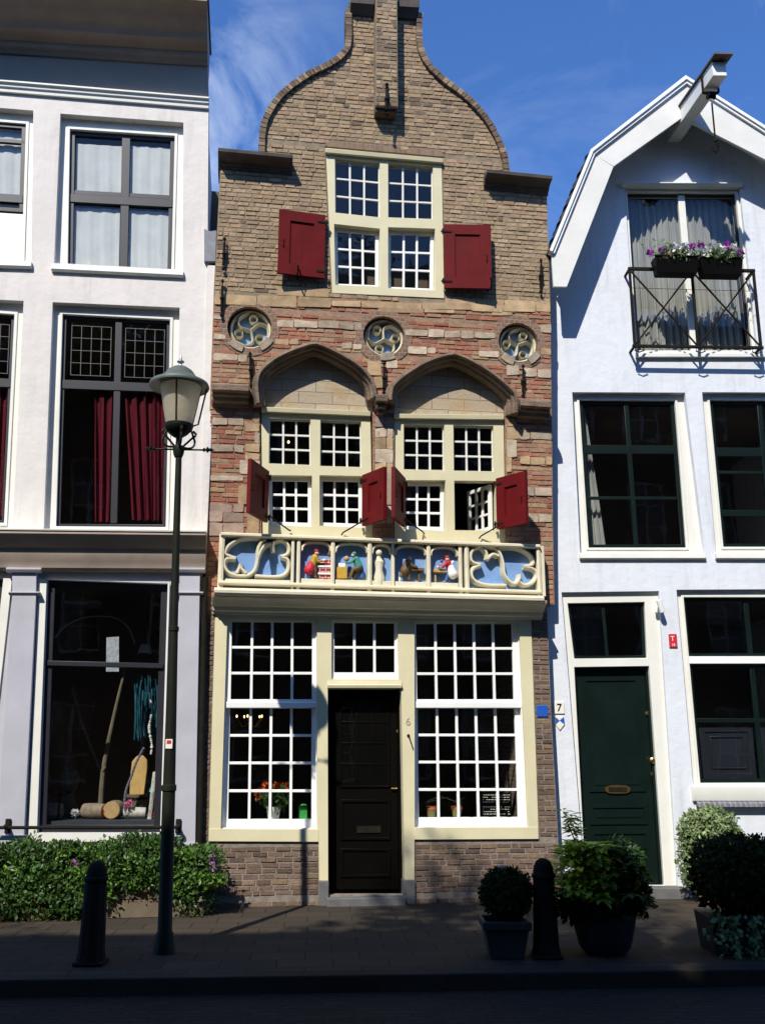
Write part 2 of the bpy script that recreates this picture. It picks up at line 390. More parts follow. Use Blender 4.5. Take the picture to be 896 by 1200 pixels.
# ---- single bricks laid over the mortar face of a wall
def bm_(n, c): return pm(n, c, .93, .2, 18, .9, .15, island=.11, bscale=70, bdist=.014)
BG = [bm_('tan_brick', (.365, .270, .165)), bm_('pinkish_brick', (.355, .248, .160)), bm_('grey_brown_brick', (.305, .226, .145)), bm_('dark_brick', (.18, .135, .095)), bm_('pale_brick', (.405, .305, .195))]
BR = [bm_('orange_red_brick', (.36, .155, .095)), bm_('red_brick', (.31, .125, .08)), bm_('dull_rose_brick', (.34, .19, .125)), bm_('sooty_red_brick', (.22, .105, .07)), bm_('sandy_brick', (.36, .24, .14))]
BL = [bm_('brown_brick', (.175, .12, .085)), bm_('dark_brown_brick', (.145, .10, .072)), bm_('mauve_brown_brick', (.19, .13, .10)), bm_('blackish_brick', (.11, .08, .062)), bm_('ochre_brick', (.21, .15, .095))]
def lay(mb, F, outer, holes, mats, wt, h=.062, d=0, lo=.17, hi=.21, seed=1, dark=None):
    rn = random.Random(seed); loops = [outer] + holes
    def cuts(v):
        xs = []
        for l in loops:
            for i in range(len(l)):
                a, b = l[i], l[(i + 1) % len(l)]
                if (a[1] > v) != (b[1] > v): xs.append(a[0] + (b[0] - a[0]) * (v - a[1]) / (b[1] - a[1]))
        return sorted(xs)
    v = min(p[1] for p in outer); top = max(p[1] for p in outer); r = 0
    while v + h * .8 < top:
        c0, c1 = cuts(v + .008), cuts(v + h - .012)
        if len(c0) == len(c1):
            iv = [(max(c0[i], c1[i]), min(c0[i + 1], c1[i + 1])) for i in range(0, len(c0) - 1, 2)]
            for a, b in iv:
                u = a + .003; first = True
                wob = rn.uniform(-.003, .003)
                while u < b - .02:
                    L = rn.uniform(lo, hi) if not first or r % 2 else rn.uniform(lo, hi) * .5
                    if rn.random() < .18: L *= .5
                    first = False; e = min(u + L, b - .003)
                    if b - e < .05: e = b - .003
                    w = list(wt)
                    if dark: w[3] += dark(u, v); w[2] += dark(u, v) * .8
                    m = rn.choices(mats, w)[0]; g_ = rn.uniform(.003, .006); pr = d + rn.uniform(.003, .012); j = lambda: rn.uniform(-.0028, .0028)
                    x0, x1, y0, y1 = u + g_ * 1.3, e - g_ * 1.3, v + g_ + wob + j(), v + h - g_ + wob + j(); k = .0035
                    mb.mat(m)
                    bk = [F.P(x0 + j() * .6, y0 + j(), d - .004), F.P(x1 + j() * .6, y0 + j(), d - .004), F.P(x1, y1, d - .004), F.P(x0, y1, d - .004)]
                    t1, t2 = rn.uniform(-.002, .002), rn.uniform(-.002, .002)
                    fr = [F.P(x0 + k + abs(j()), y0 + k + abs(j()), pr + t1), F.P(x1 - k - abs(j()), y0 + k + abs(j()), pr + t2), F.P(x1 - k - abs(j()), y1 - k, pr + t2), F.P(x0 + k + abs(j()), y1 - k, pr + t1)]
                    mb.hull8(bk, fr); u = e
        v += h; r += 1
    return mb
M_mg = pm('sandy_mortar', (.24, .195, .135), .95, .25, 12, .8, .1, bscale=60, bdist=.01); M_mr = pm('pale_mortar', (.28, .19, .13), .95, .25, 12, .8, .1, bscale=60, bdist=.01); M_ml = pm('grey_mortar', (.22, .19, .16), .95, .25, 12, .8, .1, bscale=60, bdist=.01)

# ================================================================== BRICK HOUSE
def LP(F, pts, d=0): return [F.px(x, y, d) for x, y in pts]
HB = FC.P(*FC.px(440, 1056), 0); HB.z = 0
house = thing('brick_house', 'narrow old brick house with bell gable and oxblood shutters, between two white houses', 'house', HB)
# --- ground floor wall
ow = LP(FC, [(243, 700), (237.5, 780), (231.5, 1000)]); owr = LP(FC, [(654.0, 990), (645.5, 840), (641, 725)])
outer = [(ow[0][0], Z1)] + ow + [(ow[2][0] - .02, -.3), (owr[0][0] + .01, -.3)] + owr + [(owr[2][0], Z1)]
pui = LP(FC, [(252.5, 716), (621.8, 724), (631, 983), (485.5, 984), (485.8, 1049), (374, 1049), (373.4, 987), (244.5, 986)])
mb = MB().mat(M_ml); mb.wall(FC, outer, [pui], .3); lay(mb, FC, outer, [pui], BL, (4, 3, 3, 1.2, 1.3), .058, 0, .15, .19, 5); mb.build('wall', house, FC)
# --- red masonry band and bell gable above (this storey leans out a little)
arcA = [(304.5, 480), (306, 459), (313, 446), (325, 436), (345, 425), (362, 417.5), (371, 415.5), (390, 424), (410, 436), (427, 449), (434.5, 460), (436.5, 484)]
arcB = [(462, 487), (463, 466), (469, 455), (482, 444), (498, 434), (517, 427), (531, 426), (550.6, 436), (573.7, 449), (586, 459), (590.5, 470), (591.5, 489)]
holeA = LP(FU, [(306.5, 630)] + arcA + [(437, 634)]); holeB = LP(FU, [(461, 634)] + arcB + [(592.5, 637)])
def circ(F, x, y, r, n=28, d=0, ry=None):
    u, v = F.px(x, y, d); return [(u + r * math.cos(2 * math.pi * k / n), v + (ry or r) * math.sin(2 * math.pi * k / n)) for k in range(n)]
OC = [(292.5, 384, .275), (449.5, 394, .265), (606.8, 401.5, .265)]
ocs = [circ(FU, x, y, r) for x, y, r in OC]
SL, SR = FU.px(250.5, 345.5), FU.px(644.5, 359.5)
red_outer = [(FU.px(241, 700)[0], -.05), FU.px(241.5, 630), FU.px(245, 500), SL, SR, FU.px(645.8, 463), FU.px(647.5, 620), (FU.px(649, 700)[0], -.05)]
mb = MB().mat(M_mr); mb.wall(FU, red_outer, [holeA, holeB] + ocs, .3); lay(mb, FU, red_outer, [holeA, holeB] + ocs, BR, (3, 2.2, 3.2, .8, 2.2), .060, 0, .19, .24, 6); sb = mb
bell_l = [(309, 186), (310, 158), (316, 137), (333, 113), (361, 92), (389, 78), (403, 67), (410, 53), (410.5, 20), (409, -4)]
bell_r = [(489, 4), (488.5, 23), (488.5, 52), (496.5, 75), (517, 96.5), (540, 113.5), (563, 137), (579, 163), (588, 188), (590.3, 210)]
bl, br_ = spl(LP(FU, bell_l), 4), spl(LP(FU, bell_r), 4)
gab = [SL] + LP(FU, [(257.8, 205), (258, 190)]) + [tuple(p) for p in bl] + [tuple(p) for p in br_] + LP(FU, [(640.5, 219), (640.5, 235)]) + [SR]
gw = LP(FU, [(381, 172.5), (518, 185), (520.5, 350), (388.8, 343.8)])
mb = MB().mat(M_mg); mb.wall(FU, gab, [gw], .34); gtop = max(p[1] for p in gab); lay(mb, FU, gab, [gw], BG, (4, 3.2, 2.4, .25, 1.4), .0615, 0, .145, .185, 7, dark=lambda u, v: 3.0 * max(0, (v - gtop + 1.9) / 1.9) ** 1.5 * 1.6 + (1.2 if math.sin(u * 2.3 + 1) + math.sin(v * 3.1) > 1.35 else 0)); mb.build('gable', house, FU)
# flat arch of bricks on edge over the gable window
M_sold = brickmat('soldier_bricks', (.28, .19, .12), (.20, .13, .09), (.27, .23, .17), rh=.062, bw=.2, rot=R(90), off=0, ms=.007)
mb = MB().mat(M_sold); mb.prism(FU, LP(FU, [(380, 171.8), (386, 164), (516, 175.5), (521, 184.2)]), .002, .010); mb.build('brick_lintel', house, FU)
# coping along the bell
mb = MB().mat(M_coping)
prof = [(-.005, -.35), (-.005, .03), (.05, .03), (.05, -.35)]
for pth in (bl[:-3], br_[3:]):
    pl_ = [tuple(p) for p in pth]; mb.sweep(FU, pl_, prof)
    mb.mat(BG[3]); acc = 0; sgn_ = 1 if pth[0][0] < 0 and pth is not br_ else 1
    for i in range(len(pl_) - 1):
        a_, b_ = pl_[i], pl_[i + 1]; L_ = math.dist(a_, b_); n_ = max(1, round(L_ / .062)); tx, ty = (b_[0] - a_[0]) / L_, (b_[1] - a_[1]) / L_; nx_, ny_ = -ty, tx
        for q_ in range(n_):
            mb.mat(random.choice((BG[3], BG[3], BG[2], BL[1]))); s0, s1 = (q_ + .06) * L_ / n_, (q_ + .94) * L_ / n_; lo_, hi_ = -.012, .068 + random.uniform(-.004, .004); dd_ = .055 + random.uniform(-.006, .006)
            P4 = lambda d_: [FU.P(a_[0] + tx * s0 + nx_ * lo_, a_[1] + ty * s0 + ny_ * lo_, d_), FU.P(a_[0] + tx * s1 + nx_ * lo_, a_[1] + ty * s1 + ny_ * lo_, d_), FU.P(a_[0] + tx * s1 + nx_ * hi_, a_[1] + ty * s1 + ny_ * hi_, d_), FU.P(a_[0] + tx * s0 + nx_ * hi_, a_[1] + ty * s0 + ny_ * hi_, d_)]
            mb.hull8(P4(-.16), P4(dd_))
cpo = mb.build('coping', house, FU)
# shoulders and top cap
sh = [(0, -.36), (0, .02), (.035, .03), (.04, .055), (.07, .07), (.10, .12), (.115, .18), (.12, .215), (.165, .225), (.18, .04), (.18, -.36)]
mb = MB().mat(M_lead)
mb.mould(FU, FU.px(255.5, 198, 0), FU.px(342, 206, 0), sh)
mb.build('shoulder_cornice', house, FU, .004)
mb = MB().mat(M_lead); mb.mould(FU, FU.px(566, 222, 0), FU.px(641.5, 229.5, 0), sh)
mb.build('shoulder_cornice', house, FU, .004)
mb = MB().mat(M_lead)
for a, b in (((409.5, 19), (437, 21)), ((464, 23), (489, 24.5))):
    mb.mould(FU, FU.px(*a), FU.px(*b), [(0, -.36), (0, .04), (.07, .09), (.10, .14), (.20, .16), (.20, -.36)])
mb.build('top_cap', house, FU, .004)
mb = MB().mat(M_mg)
p0, p1, q0, q1 = FU.px(437.5, 135), FU.px(463, 137), FU.px(438, -34), FU.px(462, -34)
mb.wall(FU, [p0, p1, q1, q0], [], .25, .22); lay(mb, FU, [p0, p1, q1, q0], [], BG, (2, 2, 2, 3, 1), .0615, .22, .13, .2, 8); mb.build('gable_pilaster', house, FU)
mb = MB().mat(M_coping); mb.wall(FU, [(p0[0] + .005, p0[1] - .05), (p1[0] - .005, p1[1] - .05), (p1[0] - .005, p1[1] - .002), (p0[0] + .005, p0[1] - .002)], [], .15, .16); mb.build('pilaster_foot', house, FU)
# --- stone courses : blocks a few mm proud of the brickwork
def blocks(F, x0, y0, x1, y1, h, sl, m, lo=.16, hi=.42, skip=0, mbx=None, jit=.01):
    """row of stones from photo x0..x1, y0..y1 (top..bottom, at left), sl drop towards the right"""
    mb = mbx or MB(); mb.mat(m)
    uL, vT = F.px(x0, y0); _, vB = F.px(x0, y1); uR, vT2 = F.px(x1, y0 + sl); _, vB2 = F.px(x1, y1 + sl)
    u = uL
    while u < uR - .03:
        w = random.uniform(lo, hi); e = min(u + w, uR)
        if uR - e < .08: e = uR
        if random.random() >= skip:
            f = lambda uu, a, b: a + (b - a) * (uu - uL) / max(.01, uR - uL)
            g = .006; jj = lambda: random.uniform(-jit, jit)
            a0 = (u + g, f(u, vB, vB2) + jj()); a1 = (e - g, f(e, vB, vB2) + jj()); a2 = (e - g + jj() * .4, f(e, vT, vT2) + jj()); a3 = (u + g + jj() * .4, f(u, vT, vT2) + jj())
            k = .009; cx = (a0[0] + a2[0]) / 2; cy = (a0[1] + a2[1]) / 2
            poly = []
            for p, nx in ((a0, a1), (a1, a2), (a2, a3), (a3, a0)):
                L = math.dist(p, nx); t = min(.35, k / max(L, .01))
                poly += [(p[0] + (nx[0] - p[0]) * t, p[1] + (nx[1] - p[1]) * t), ((p[0] + nx[0]) / 2 + jj() * .3, (p[1] + nx[1]) / 2 + jj() * .5), (p[0] + (nx[0] - p[0]) * (1 - t), p[1] + (nx[1] - p[1]) * (1 - t))]
            mb.prism(F, poly, -.01, random.uniform(.013, .022))
        u = e
    return mb
blocks(FU, 251.5, 345, 388, 357, 0, 4.6, M_sand, .3, .7, 0, sb); blocks(FU, 388, 352, 603, 359, 0, 7, M_sand, .3, .8, 0, sb); blocks(FU, 521, 350, 644, 362, 0, 4.5, M_sand, .3, .6, 0, sb)
blocks(FU, 253, 334, 386, 344, 0, 5, M_sand, .3, .7, .15, sb); blocks(FU, 388, 360, 600, 364, 0, 6, M_sand, .3, .7, .45, sb)
blocks(FU, 324, 375, 424, 383, 0, 4, M_block, .14, .3, .05, sb); blocks(FU, 474, 386, 580, 393.5, 0, 4, M_block, .14, .3, .05, sb)
blocks(FU, 322, 397, 350, 404, 0, 1, M_sand, .14, .3, 0, sb); blocks(FU, 400, 402, 424, 409, 0, 1, M_block, .14, .3, 0, sb)
blocks(FU, 477, 407, 510, 414, 0, 1, M_block, .14, .3, .1, sb); blocks(FU, 560, 411, 584, 419, 0, 1, M_block, .14, .3, .1, sb)
blocks(FU, 250, 369.5, 262, 374.5, 0, 0, M_block, .1, .2, 0, sb); blocks(FU, 250, 392, 265, 397.5, 0, 1, M_block, .1, .2, 0, sb)
blocks(FU, 249.5, 414, 290, 422, 0, 2, M_block, .2, .32, 0, sb); blocks(FU, 611, 432, 645, 441, 0, 1.5, M_block, .15, .3, 0, sb)
blocks(FU, 632, 380, 645, 389, 0, 1, M_block, .1, .2, 0, sb); blocks(FU, 632, 408, 645, 415, 0, 1, M_sand, .1, .2, 0, sb)
blocks(FU, 430, 424, 447, 440, 0, 0, M_sand, .12, .2, 0, sb); blocks(FU, 452, 422, 466, 431, 0, 0, M_block, .12, .2, 0, sb)
blocks(FU, 438, 443, 452, 456, 0, 0, M_sand, .12, .2, 0, sb); blocks(FU, 592, 428, 608, 440, 0, 0, M_block, .12, .2, 0, sb)
for y0, y1, m in ((490, 497.5, M_block), (520.5, 529, M_block), (556.5, 563, M_block), (590, 599, M_pink), (600, 611, M_pink), (612, 628, M_pink)):
    blocks(FU, 248.5 - (y0 - 490) * .03, y0, 286, y1, 0, 1.5, m, .16, .34, 0, sb)
for y0, y1, x0, m in ((484, 496, 297, M_sand), (497, 505, 287, M_sand), (506.5, 519, 298, M_block), (520.5, 530, 287, M_sand), (531, 539, 287, M_sand), (540, 555, 281, M_block), (570, 590, 279, M_sand), (604, 632, 289, M_sand)):
    blocks(FU, x0, y0, 304.5, y1, 0, .5, m, .25, .4, 0, sb)
for y0, y1, x1, m in ((490, 500, 605, M_sand), (501, 514, 609, M_sand), (515, 535, 605, M_block), (536, 553, 599, M_sand)):
    blocks(FU, 592.5, y0, x1, y1, 0, .5, m, .25, .4, 0, sb)
for y0, y1, m in ((507, 515, M_block), (535, 544, M_sand), (571, 580, M_block), (602, 611, M_block)):
    blocks(FU, 608, y0, 646, y1, 0, 1.3, m, .12, .26, .12, sb)
yy = 488
for h_, m in ((14, M_pink), (11, M_block), (14, M_sand), (16, M_block), (12, M_sand), (17, M_block), (20, M_pink), (22, M_block)):
    blocks(FU, 438.5, yy, 460.5, yy + h_ - 1, 0, .6, m, .1, .17, 0, sb); yy += h_
sb.build('wall', house, FU)
# --- hood moulds
TA = [(297.5, 474), (295.5, 452), (298.5, 437), (307.5, 426), (322.5, 415), (342.5, 406), (360, 400), (371, 398.7), (385, 404), (405, 414), (422.5, 425), (434, 437), (441.5, 450), (444, 466)]
TB = [(451.5, 470), (453.5, 455), (460, 445), (474, 434), (494, 422), (514.7, 414.4), (531.4, 411), (548, 417), (568.6, 428.5), (584, 439), (596.8, 450), (606, 460), (609, 472), (608.5, 486)]
hp = [(.01, -.02), (.01, .03), (-.035, .205), (-.07, .22), (-.078, .165), (-.10, .155), (-.108, .10), (-.135, .085), (-.145, .03), (-.15, -.02)]
for T in (TA, TB):
    mb = MB().mat(M_stone)
    k = 7 if T is TA else 6; path = [tuple(p) for p in spl(LP(FU, T[:k + 1], .15), 3)][:-1] + [tuple(p) for p in spl(LP(FU, T[k:], .15), 3)]
    mb.sweep(FU, path, hp); mb.build('hood_mould', house, FU, .006)
mb = MB().mat(M_stone)
sp = [(.03, -.02), (.0, .19), (-.03, .225), (-.10, .23), (-.11, .17), (-.14, .16), (-.15, .12), (-.20, .105), (-.21, .05), (-.25, .03), (-.25, -.02)]
mb.mould(FU, FU.px(249, 448, .2), FU.px(292, 450, .2), sp); mb.build('string_course', house, FU, .006)
mb = MB().mat(M_stone); mb.mould(FU, FU.px(609, 467, .2), FU.px(645, 469.5, .2), sp); mb.build('string_course', house, FU, .006)
def corbel(x0, x1, y0, y1):
    mb = MB().mat(M_stone); a, b = FU.px(x0, y0, .15), FU.px(x1, y1, .15); m = (a[0] + b[0]) / 2; h = a[1] - b[1]
    for k, (f0, f1, w, d) in enumerate(((0, .45, 1, .24), (.45, .72, .8, .18), (.72, 1, .5, .10))):
        hw = (b[0] - a[0]) / 2 * w; mb.box(FU, m - hw, m + hw, a[1] - h * f1, a[1] - h * f0 - .002, -.01, d)
    mb.build('corbel', house, FU, .012)
corbel(439.5, 453.5, 464, 484)
# tympana
for arc in (arcA, arcB):
    mb = MB().mat(M_tymp); pts = LP(FU, arc, -.03)
    c = ((pts[0][0] + pts[-1][0]) / 2, pts[0][1]); mb.prism(FU, [(c[0] + (p[0] - c[0]) * 1.02, c[1] - .02 + (p[1] - c[1]) * 1.03) for p in pts], -.25, -.06)
    mb.build('tympanum', house, FU)
# --- round niches with tracery
M_ring = brickmat('niche_brick', (.30, .16, .10), (.20, .12, .085), (.3, .24, .18), rh=.06, bw=.07, ms=.008)
tris = [0.35, 1.2, 0.0]
for k, (x, y, r) in enumerate(OC):
    c = FU.px(x, y); n = 28
    mb = MB().mat(M_ring)
    path = [(c[0] + r * math.cos(2 * math.pi * i / n), c[1] + r * math.sin(2 * math.pi * i / n)) for i in range(n)]
    mb.sweep(FU, path, [(-.10, -.01), (-.10, .012), (.0, .016), (.0, -.01)], True); ring = mb.build('niche', house, FU)
    mb = MB().mat(M_blue); mb.prism(FU, [(c[0] + r * 1.03 * math.cos(2 * math.pi * i / n), c[1] + r * 1.03 * math.sin(2 * math.pi * i / n)) for i in range(n)], -.20, -.16); mb.build('blue_panel', ring, FU)
    mb = MB().mat(M_creamS); rr = r * .9; cc = (c[0] + .015, c[1] - .0)
    mb.sweep(FU, [(cc[0] + rr * math.cos(2 * math.pi * i / n), cc[1] + rr * math.sin(2 * math.pi * i / n)) for i in range(n)], [(-.02, -.157), (-.02, -.085), (0.0, -.055), (.02, -.085), (.02, -.157)], True)
    bp = [(-.018, -.157), (-.012, -.085), (0, -.06), (.012, -.085), (.018, -.157)]
    for q in range(3):
        a0 = tris[k] + q * 2.094
        pol = lambda f, a: (cc[0] + rr * f * math.cos(a0 + a), cc[1] + rr * f * math.sin(a0 + a))
        mb.sweep(FU, [tuple(p) for p in spl([pol(0.0, 0), pol(.30, .45), pol(.62, .35), pol(.86, -.1), pol(.99, -.75)], 5)], bp)
        o_ = pol(.62, 1.02)
        mb.sweep(FU, [(o_[0] + rr * .20 * math.cos(2 * math.pi * i / 14), o_[1] + rr * .20 * math.sin(2 * math.pi * i / 14)) for i in range(14)], [(b_[0] * .6, b_[1]) for b_ in bp], True)
    mb.build('tracery', ring, FU)
    if True:
        for a in (-2.2, -.9) if k != 1 else (-1.5,):
            mb = MB().mat(M_block); mb.sweep(FU, [(c[0] + (r + .02) * math.cos(a + t), c[1] + (r + .02) * math.sin(a + t)) for t in (-.2, 0, .2, .4)], [(-.05, 0), (-.05, .03), (.05, .035), (.05, 0)]); mb.build('niche_stone', ring, FU, .006)
# --- casement windows
def cross_window(outer, lights, d, dsash, name, sash_m, bars_m, openlast=False):
    mb = MB().mat(M_cream); holes = [LP(FU, l, d) for l in lights]
    mb.wall(FU, LP(FU, outer, d), holes, .14, d); wn = mb.build(name, house, FU, .005)
    for i, h in enumerate(holes):
        q = [h[3], h[2], h[1], h[0]]
        if i < 2:
            mb = MB().mat(bars_m); mb.ring(FU, q, inset(q, .012), d - .085, d - .045); muntins(mb, FU, inset(q, .012), 3, 3, .024, d - .08, d - .05)
            mb.build('glazing_bars', wn, FU, .002)
            mb = MB().mat(GLASS); mb.pane(FU, q, d - .066); mb.build('pane', wn, FU)
        elif not (openlast and i == 3):
            mb = MB().mat(sash_m); mb.ring(FU, inset(q, .002), inset(q, .045, None, .06, .045), dsash - .045, dsash); muntins(mb, FU, inset(q, .045, None, .06, .045), 3, 3, .028, dsash - .038, dsash - .008)
            sa = mb.build('sash', wn, FU, .003)
            mb = MB().mat(GLASS); mb.pane(FU, inset(q, .03), dsash - .024); mb.build('pane', wn, FU)
        else:      # right-hand casement stands open into the room, hinged on the right
            ang = R(68); hp_ = FU.P(q[1][0] - .02, q[1][1], dsash)
            S = Fr((0, 0, 0), 0); S.o = hp_; S.w = FU.w; S.a = (-FU.a * math.cos(ang) - FU.n * math.sin(ang)).normalized(); S.n = S.a.cross(S.w).normalized()
            w = math.dist(q[0], q[1]) - .03; h_ = math.dist(q[0], q[3]) - .02; qq = [(0, .01), (w, .01), (w, h_), (0, h_)]
            mb = MB().mat(sash_m); mb.ring(S, qq, inset(qq, .045, None, .06, .045), -.04, 0); muntins(mb, S, inset(qq, .045, None, .06, .045), 3, 3, .028, -.035, -.006); mb.build('sash', wn, FU, .003)
            mb = MB().mat(GLASS); mb.pane(S, inset(qq, .03), -.02); mb.build('pane', wn, FU)
    return wn
wA = cross_window([(306, 477), (433.8, 483), (436.6, 634), (307.5, 630)],
    [[(315.7, 490), (363.7, 491.3), (364.3, 545), (315, 543)], [(375.5, 492), (423, 493.7), (423.7, 547.5), (375, 546)],
     [(315, 557), (365.5, 557.5), (366, 617), (315, 615)], [(374.5, 557), (425, 558), (426, 618), (374.5, 616)]], -.03, -.13, 'window', M_white, M_cw)
wB = cross_window([(462, 485), (589.6, 486.8), (592, 637), (462, 634)],
    [[(472.9, 497), (520.3, 497.9), (520.9, 551), (473, 550)], [(531, 497.9), (577.8, 499), (578.9, 552.5), (531.6, 551.5)],
     [(472.4, 562.8), (521.6, 562.8), (521.9, 621.8), (472.4, 620)], [(532, 563.3), (581, 563.8), (581.4, 621.8), (532.7, 621.3)]], -.03, -.13, 'window', M_white, M_cw, True)
wG = cross_window([(381.8, 173.3), (517.3, 185.7), (520.3, 349.6), (389, 343.4)],
    [[(392.4, 185), (444.9, 190), (444.9, 254.6), (392.8, 249)], [(454.7, 190.3), (507, 194.5), (507.5, 256.5), (454.7, 254.6)],
     [(391.5, 262.5), (444.9, 268), (444.9, 335.7), (393, 333.8)], [(454.7, 266.3), (509.6, 268), (509, 340), (454.7, 337.5)]], .012, -.08, 'window', M_white, M_cw)
# drip boards over the first-floor frames
for wn, a, b in ((wA, (306, 482), (434, 487.5)), (wB, (461.5, 490), (590, 491.6)), (wG, (381, 178.5), (518.6, 190.5))):
    dd = .02 if wn is not wG else .06
    mb = MB().mat(M_cream); mb.mould(FU, FU.px(*a, dd), FU.px(*b, dd), [(0, -.028 if wn is not wG else .013), (0, dd), (.055, dd + .012), (.066, -.028 if wn is not wG else .013)])
    mb.build('drip_board', wn, FU, .004)
# --- shutters
def shutter(par, F, top, bot, otop, width, dh=.06, m=M_red_p, sgn=1, fixd=None):
    hu, hv = F.px(*top, dh); _, hb = F.px(*bot, dh)
    best = None
    for i in range(0, 120):
        d = i * .005
        u, v = F.px(*otop, d); e = abs(math.hypot(u - hu, d - dh) - width)
        if best is None or e < best[0]: best = (e, u, d)
    _, ou, od = best
    if fixd is not None: ou, _v = F.px(*otop, fixd); od = fixd
    A = Vector(F.P(hu, hb, dh)); B = Vector(F.P(ou, hb, od)); wv = (B - A); w = wv.length
    S = Fr((0, 0, 0), 0); S.o = A; S.a = wv.normalized(); S.w = F.w; S.n = S.a.cross(S.w).normalized()
    if S.n.dot(Vector((0, -1, 0))) < 0 and abs(S.n.y) > .15: flip = -1
    else: flip = 1 if S.n.x < 0 or S.n.y < 0 else -1
    S.n = S.n * flip
    h = hv - hb; q = [(0, 0), (w, 0), (w, h), (0, h)]
    mb = MB().mat(m); mb.ring(S, q, inset(q, .14), -.022, .022); mb.prism(S, inset(q, .138), -.016, .002)
    ii = inset(q, .19); mb.prism(S, sub(ii, .5 - .004, .5 + .004, 0, 1), .002, .004)
    mb.ring(S, inset(q, .138), inset(q, .15), .002, .012)
    so = mb.build('shutter', par, F, .004)
    mb = MB().mat(M_iron)
    for t in (.1, .88): mb = MB().mat(M_iron); mb.box(S, -.04, .10, h * t - .012, h * t + .012, .0225, .030); mb.tube([S.P(-.015, h * t - .035, .03), S.P(-.015, h * t + .035, .03)], .012); mb.build('hinge', so, F)
    mb = MB().mat(M_iron); mb.tube([S.P(w - .06, h * .42, .024), S.P(w - .06, h * .42, .036), S.P(w - .06, h * .52, .036), S.P(w - .06, h * .52, .024)], .006); mb.build('handle', so, F)
    return so
shutter(wA, FU, (313.7, 552.5), (313.7, 612.5), (292.5, 541), .60, fixd=.64)
shutter(wA, FU, (426, 557), (426.3, 616.5), (451.5, 546.5), .50)
shutter(wB, FU, (473.2, 560.7), (473.2, 617.5), (460.5, 547), .58, fixd=.62)
shutter(wB, FU, (582, 561), (584.5, 620.5), (616, 550.5), .50)
shutter(wG, FU, (381, 253), (382.5, 327), (327.3, 246.5), .56, .07, fixd=.14)
shutter(wG, FU, (519.6, 263.5), (520, 338), (574.5, 265.5), .56, .07, fixd=.14)
# stays that hold the shutters, shutter dogs
def rod(F, pts, r, name='shutter_stay', par=None, m=M_iron):
    mb = MB().mat(m); mb.tube([F.W(x, y, d) for x, y, d in pts], r, 6); return mb.build(name, par or house, F)
rod(FU, [(315, 604, .33), (339, 621.5, 0.0), (341, 622, .0)], .009); rod(FU, [(431, 607, .22), (402, 624, .0), (400, 627, .02)], .009)
rod(FU, [(474, 608, .33), (495, 623, 0.0), (497, 626, .0)], .009); rod(FU, [(589, 613, .2), (563.5, 628, .0), (561, 631, .02)], .009)
for x, y in ((348, 322), (571, 336)):
    mb = MB().mat(M_iron); u, v = FU.px(x, y)
    mb.tube([FU.P(u, v + .05, .15), FU.P(u, v + .03, .20), FU.P(u, v - .08, .18), FU.P(u, v - .06, 0)], .011, 6); mb.build('shutter_dog', house, FU)
# --- wall anchors
def anchor(x0, y0, x1, y1, d=.04, r=.02):
    a = FU.px(x0, y0, d); b = FU.px(x1, y1, d); mb = MB().mat(M_iron)
    L = a[1] - b[1]; m = lambda f: (a[0] + (b[0] - a[0]) * f, a[1] + (b[1] - a[1]) * f)
    pts = [FU.P(*m(f), d + .015 * math.sin(f * 6)) for f in (0, .06, .2, .45, .5, .55, .8, .94, 1)]
    mb.tube(pts, [.006, r * 1.1, r * .8, r * .9, r * 1.5, r * .9, r * .8, r * 1.2, .006], 8)
    c = m(.5); mb.box(FU, c[0] - .015, c[0] + .015, c[1] - .03, c[1] + .03, -.02, d)
    mb.build('wall_anchor', house, FU)
for a in ((263.5, 278, 261.5, 317), (261, 327, 259.5, 372), (633.3, 303, 633.3, 344), (293, 412, 294.5, 455), (450, 424, 449.5, 462), (612.5, 427, 612.5, 466)): anchor(*a, d=.06)
anchor(453, 97, 453, 136, .25, .024)
# --- ground-floor timber front
d0 = .02
front = LP(FC, [(252.5, 716), (621.8, 724), (631, 983), (485.5, 984), (485.5, 1031), (474, 1031), (470, 807), (384, 807), (384.5, 1032), (374, 1032), (373.4, 987), (244.5, 986)], d0)
wl = LP(FC, [(266.4, 726), (371.3, 727), (371.8, 972), (258.7, 972)], d0); wt = LP(FC, [(388.5, 727), (466, 728), (467.5, 796), (388.3, 796)], d0)
wr = LP(FC, [(485.5, 728.5), (608, 728.5), (618.7, 971), (485.8, 971)], d0)
mb = MB().mat(M_cream); mb.wall(FC, front, [wl, wt, wr], .20, d0); fr_ = mb.build('timber_front', house, FC, .006)
mb = MB().mat(M_cream); mb.mould(FC, FC.px(383.5, 806.5, .03), FC.px(470.5, 806.5, .03), [(0, .0205), (0, .05), (.035, .06), (.045, .04), (.08, .035), (.08, .0205)]); mb.build('transom_rail', fr_, FC, .003)
for a, b in (((244.8, 986), (373, 986.6)), ((486, 984), (630.7, 983.3))):
    mb = MB().mat(M_cream); mb.mould(FC, FC.px(*a, .03), FC.px(*b, .03), [(0, .0205), (0, .026), (.13, .026), (.135, .0205)]); mb.build('sill', fr_, FC, .004)
def sashw(par, outer, inner, nc, nr, df, w=.03, m=M_white):
    o, i = Q(FC, outer, df), Q(FC, inner, df)
    mb = MB().mat(m); mb.ring(FC, o, i, df - .05, df); muntins(mb, FC, i, nc, nr, w, df - .042, df - .006); s_ = mb.build('sash', par, FC, .003)
    mb = MB().mat(GLASS); mb.pane(FC, inset(i, -.01), df - .026); mb.build('pane', par, FC)
def wnd(q, d, name='window', F=FC, par=house, m=M_white):      # thin lining round an opening
    mb = MB().mat(m); mb.ring(F, q, inset(q, .012), d - .09, d); return mb.build(name, par, F)
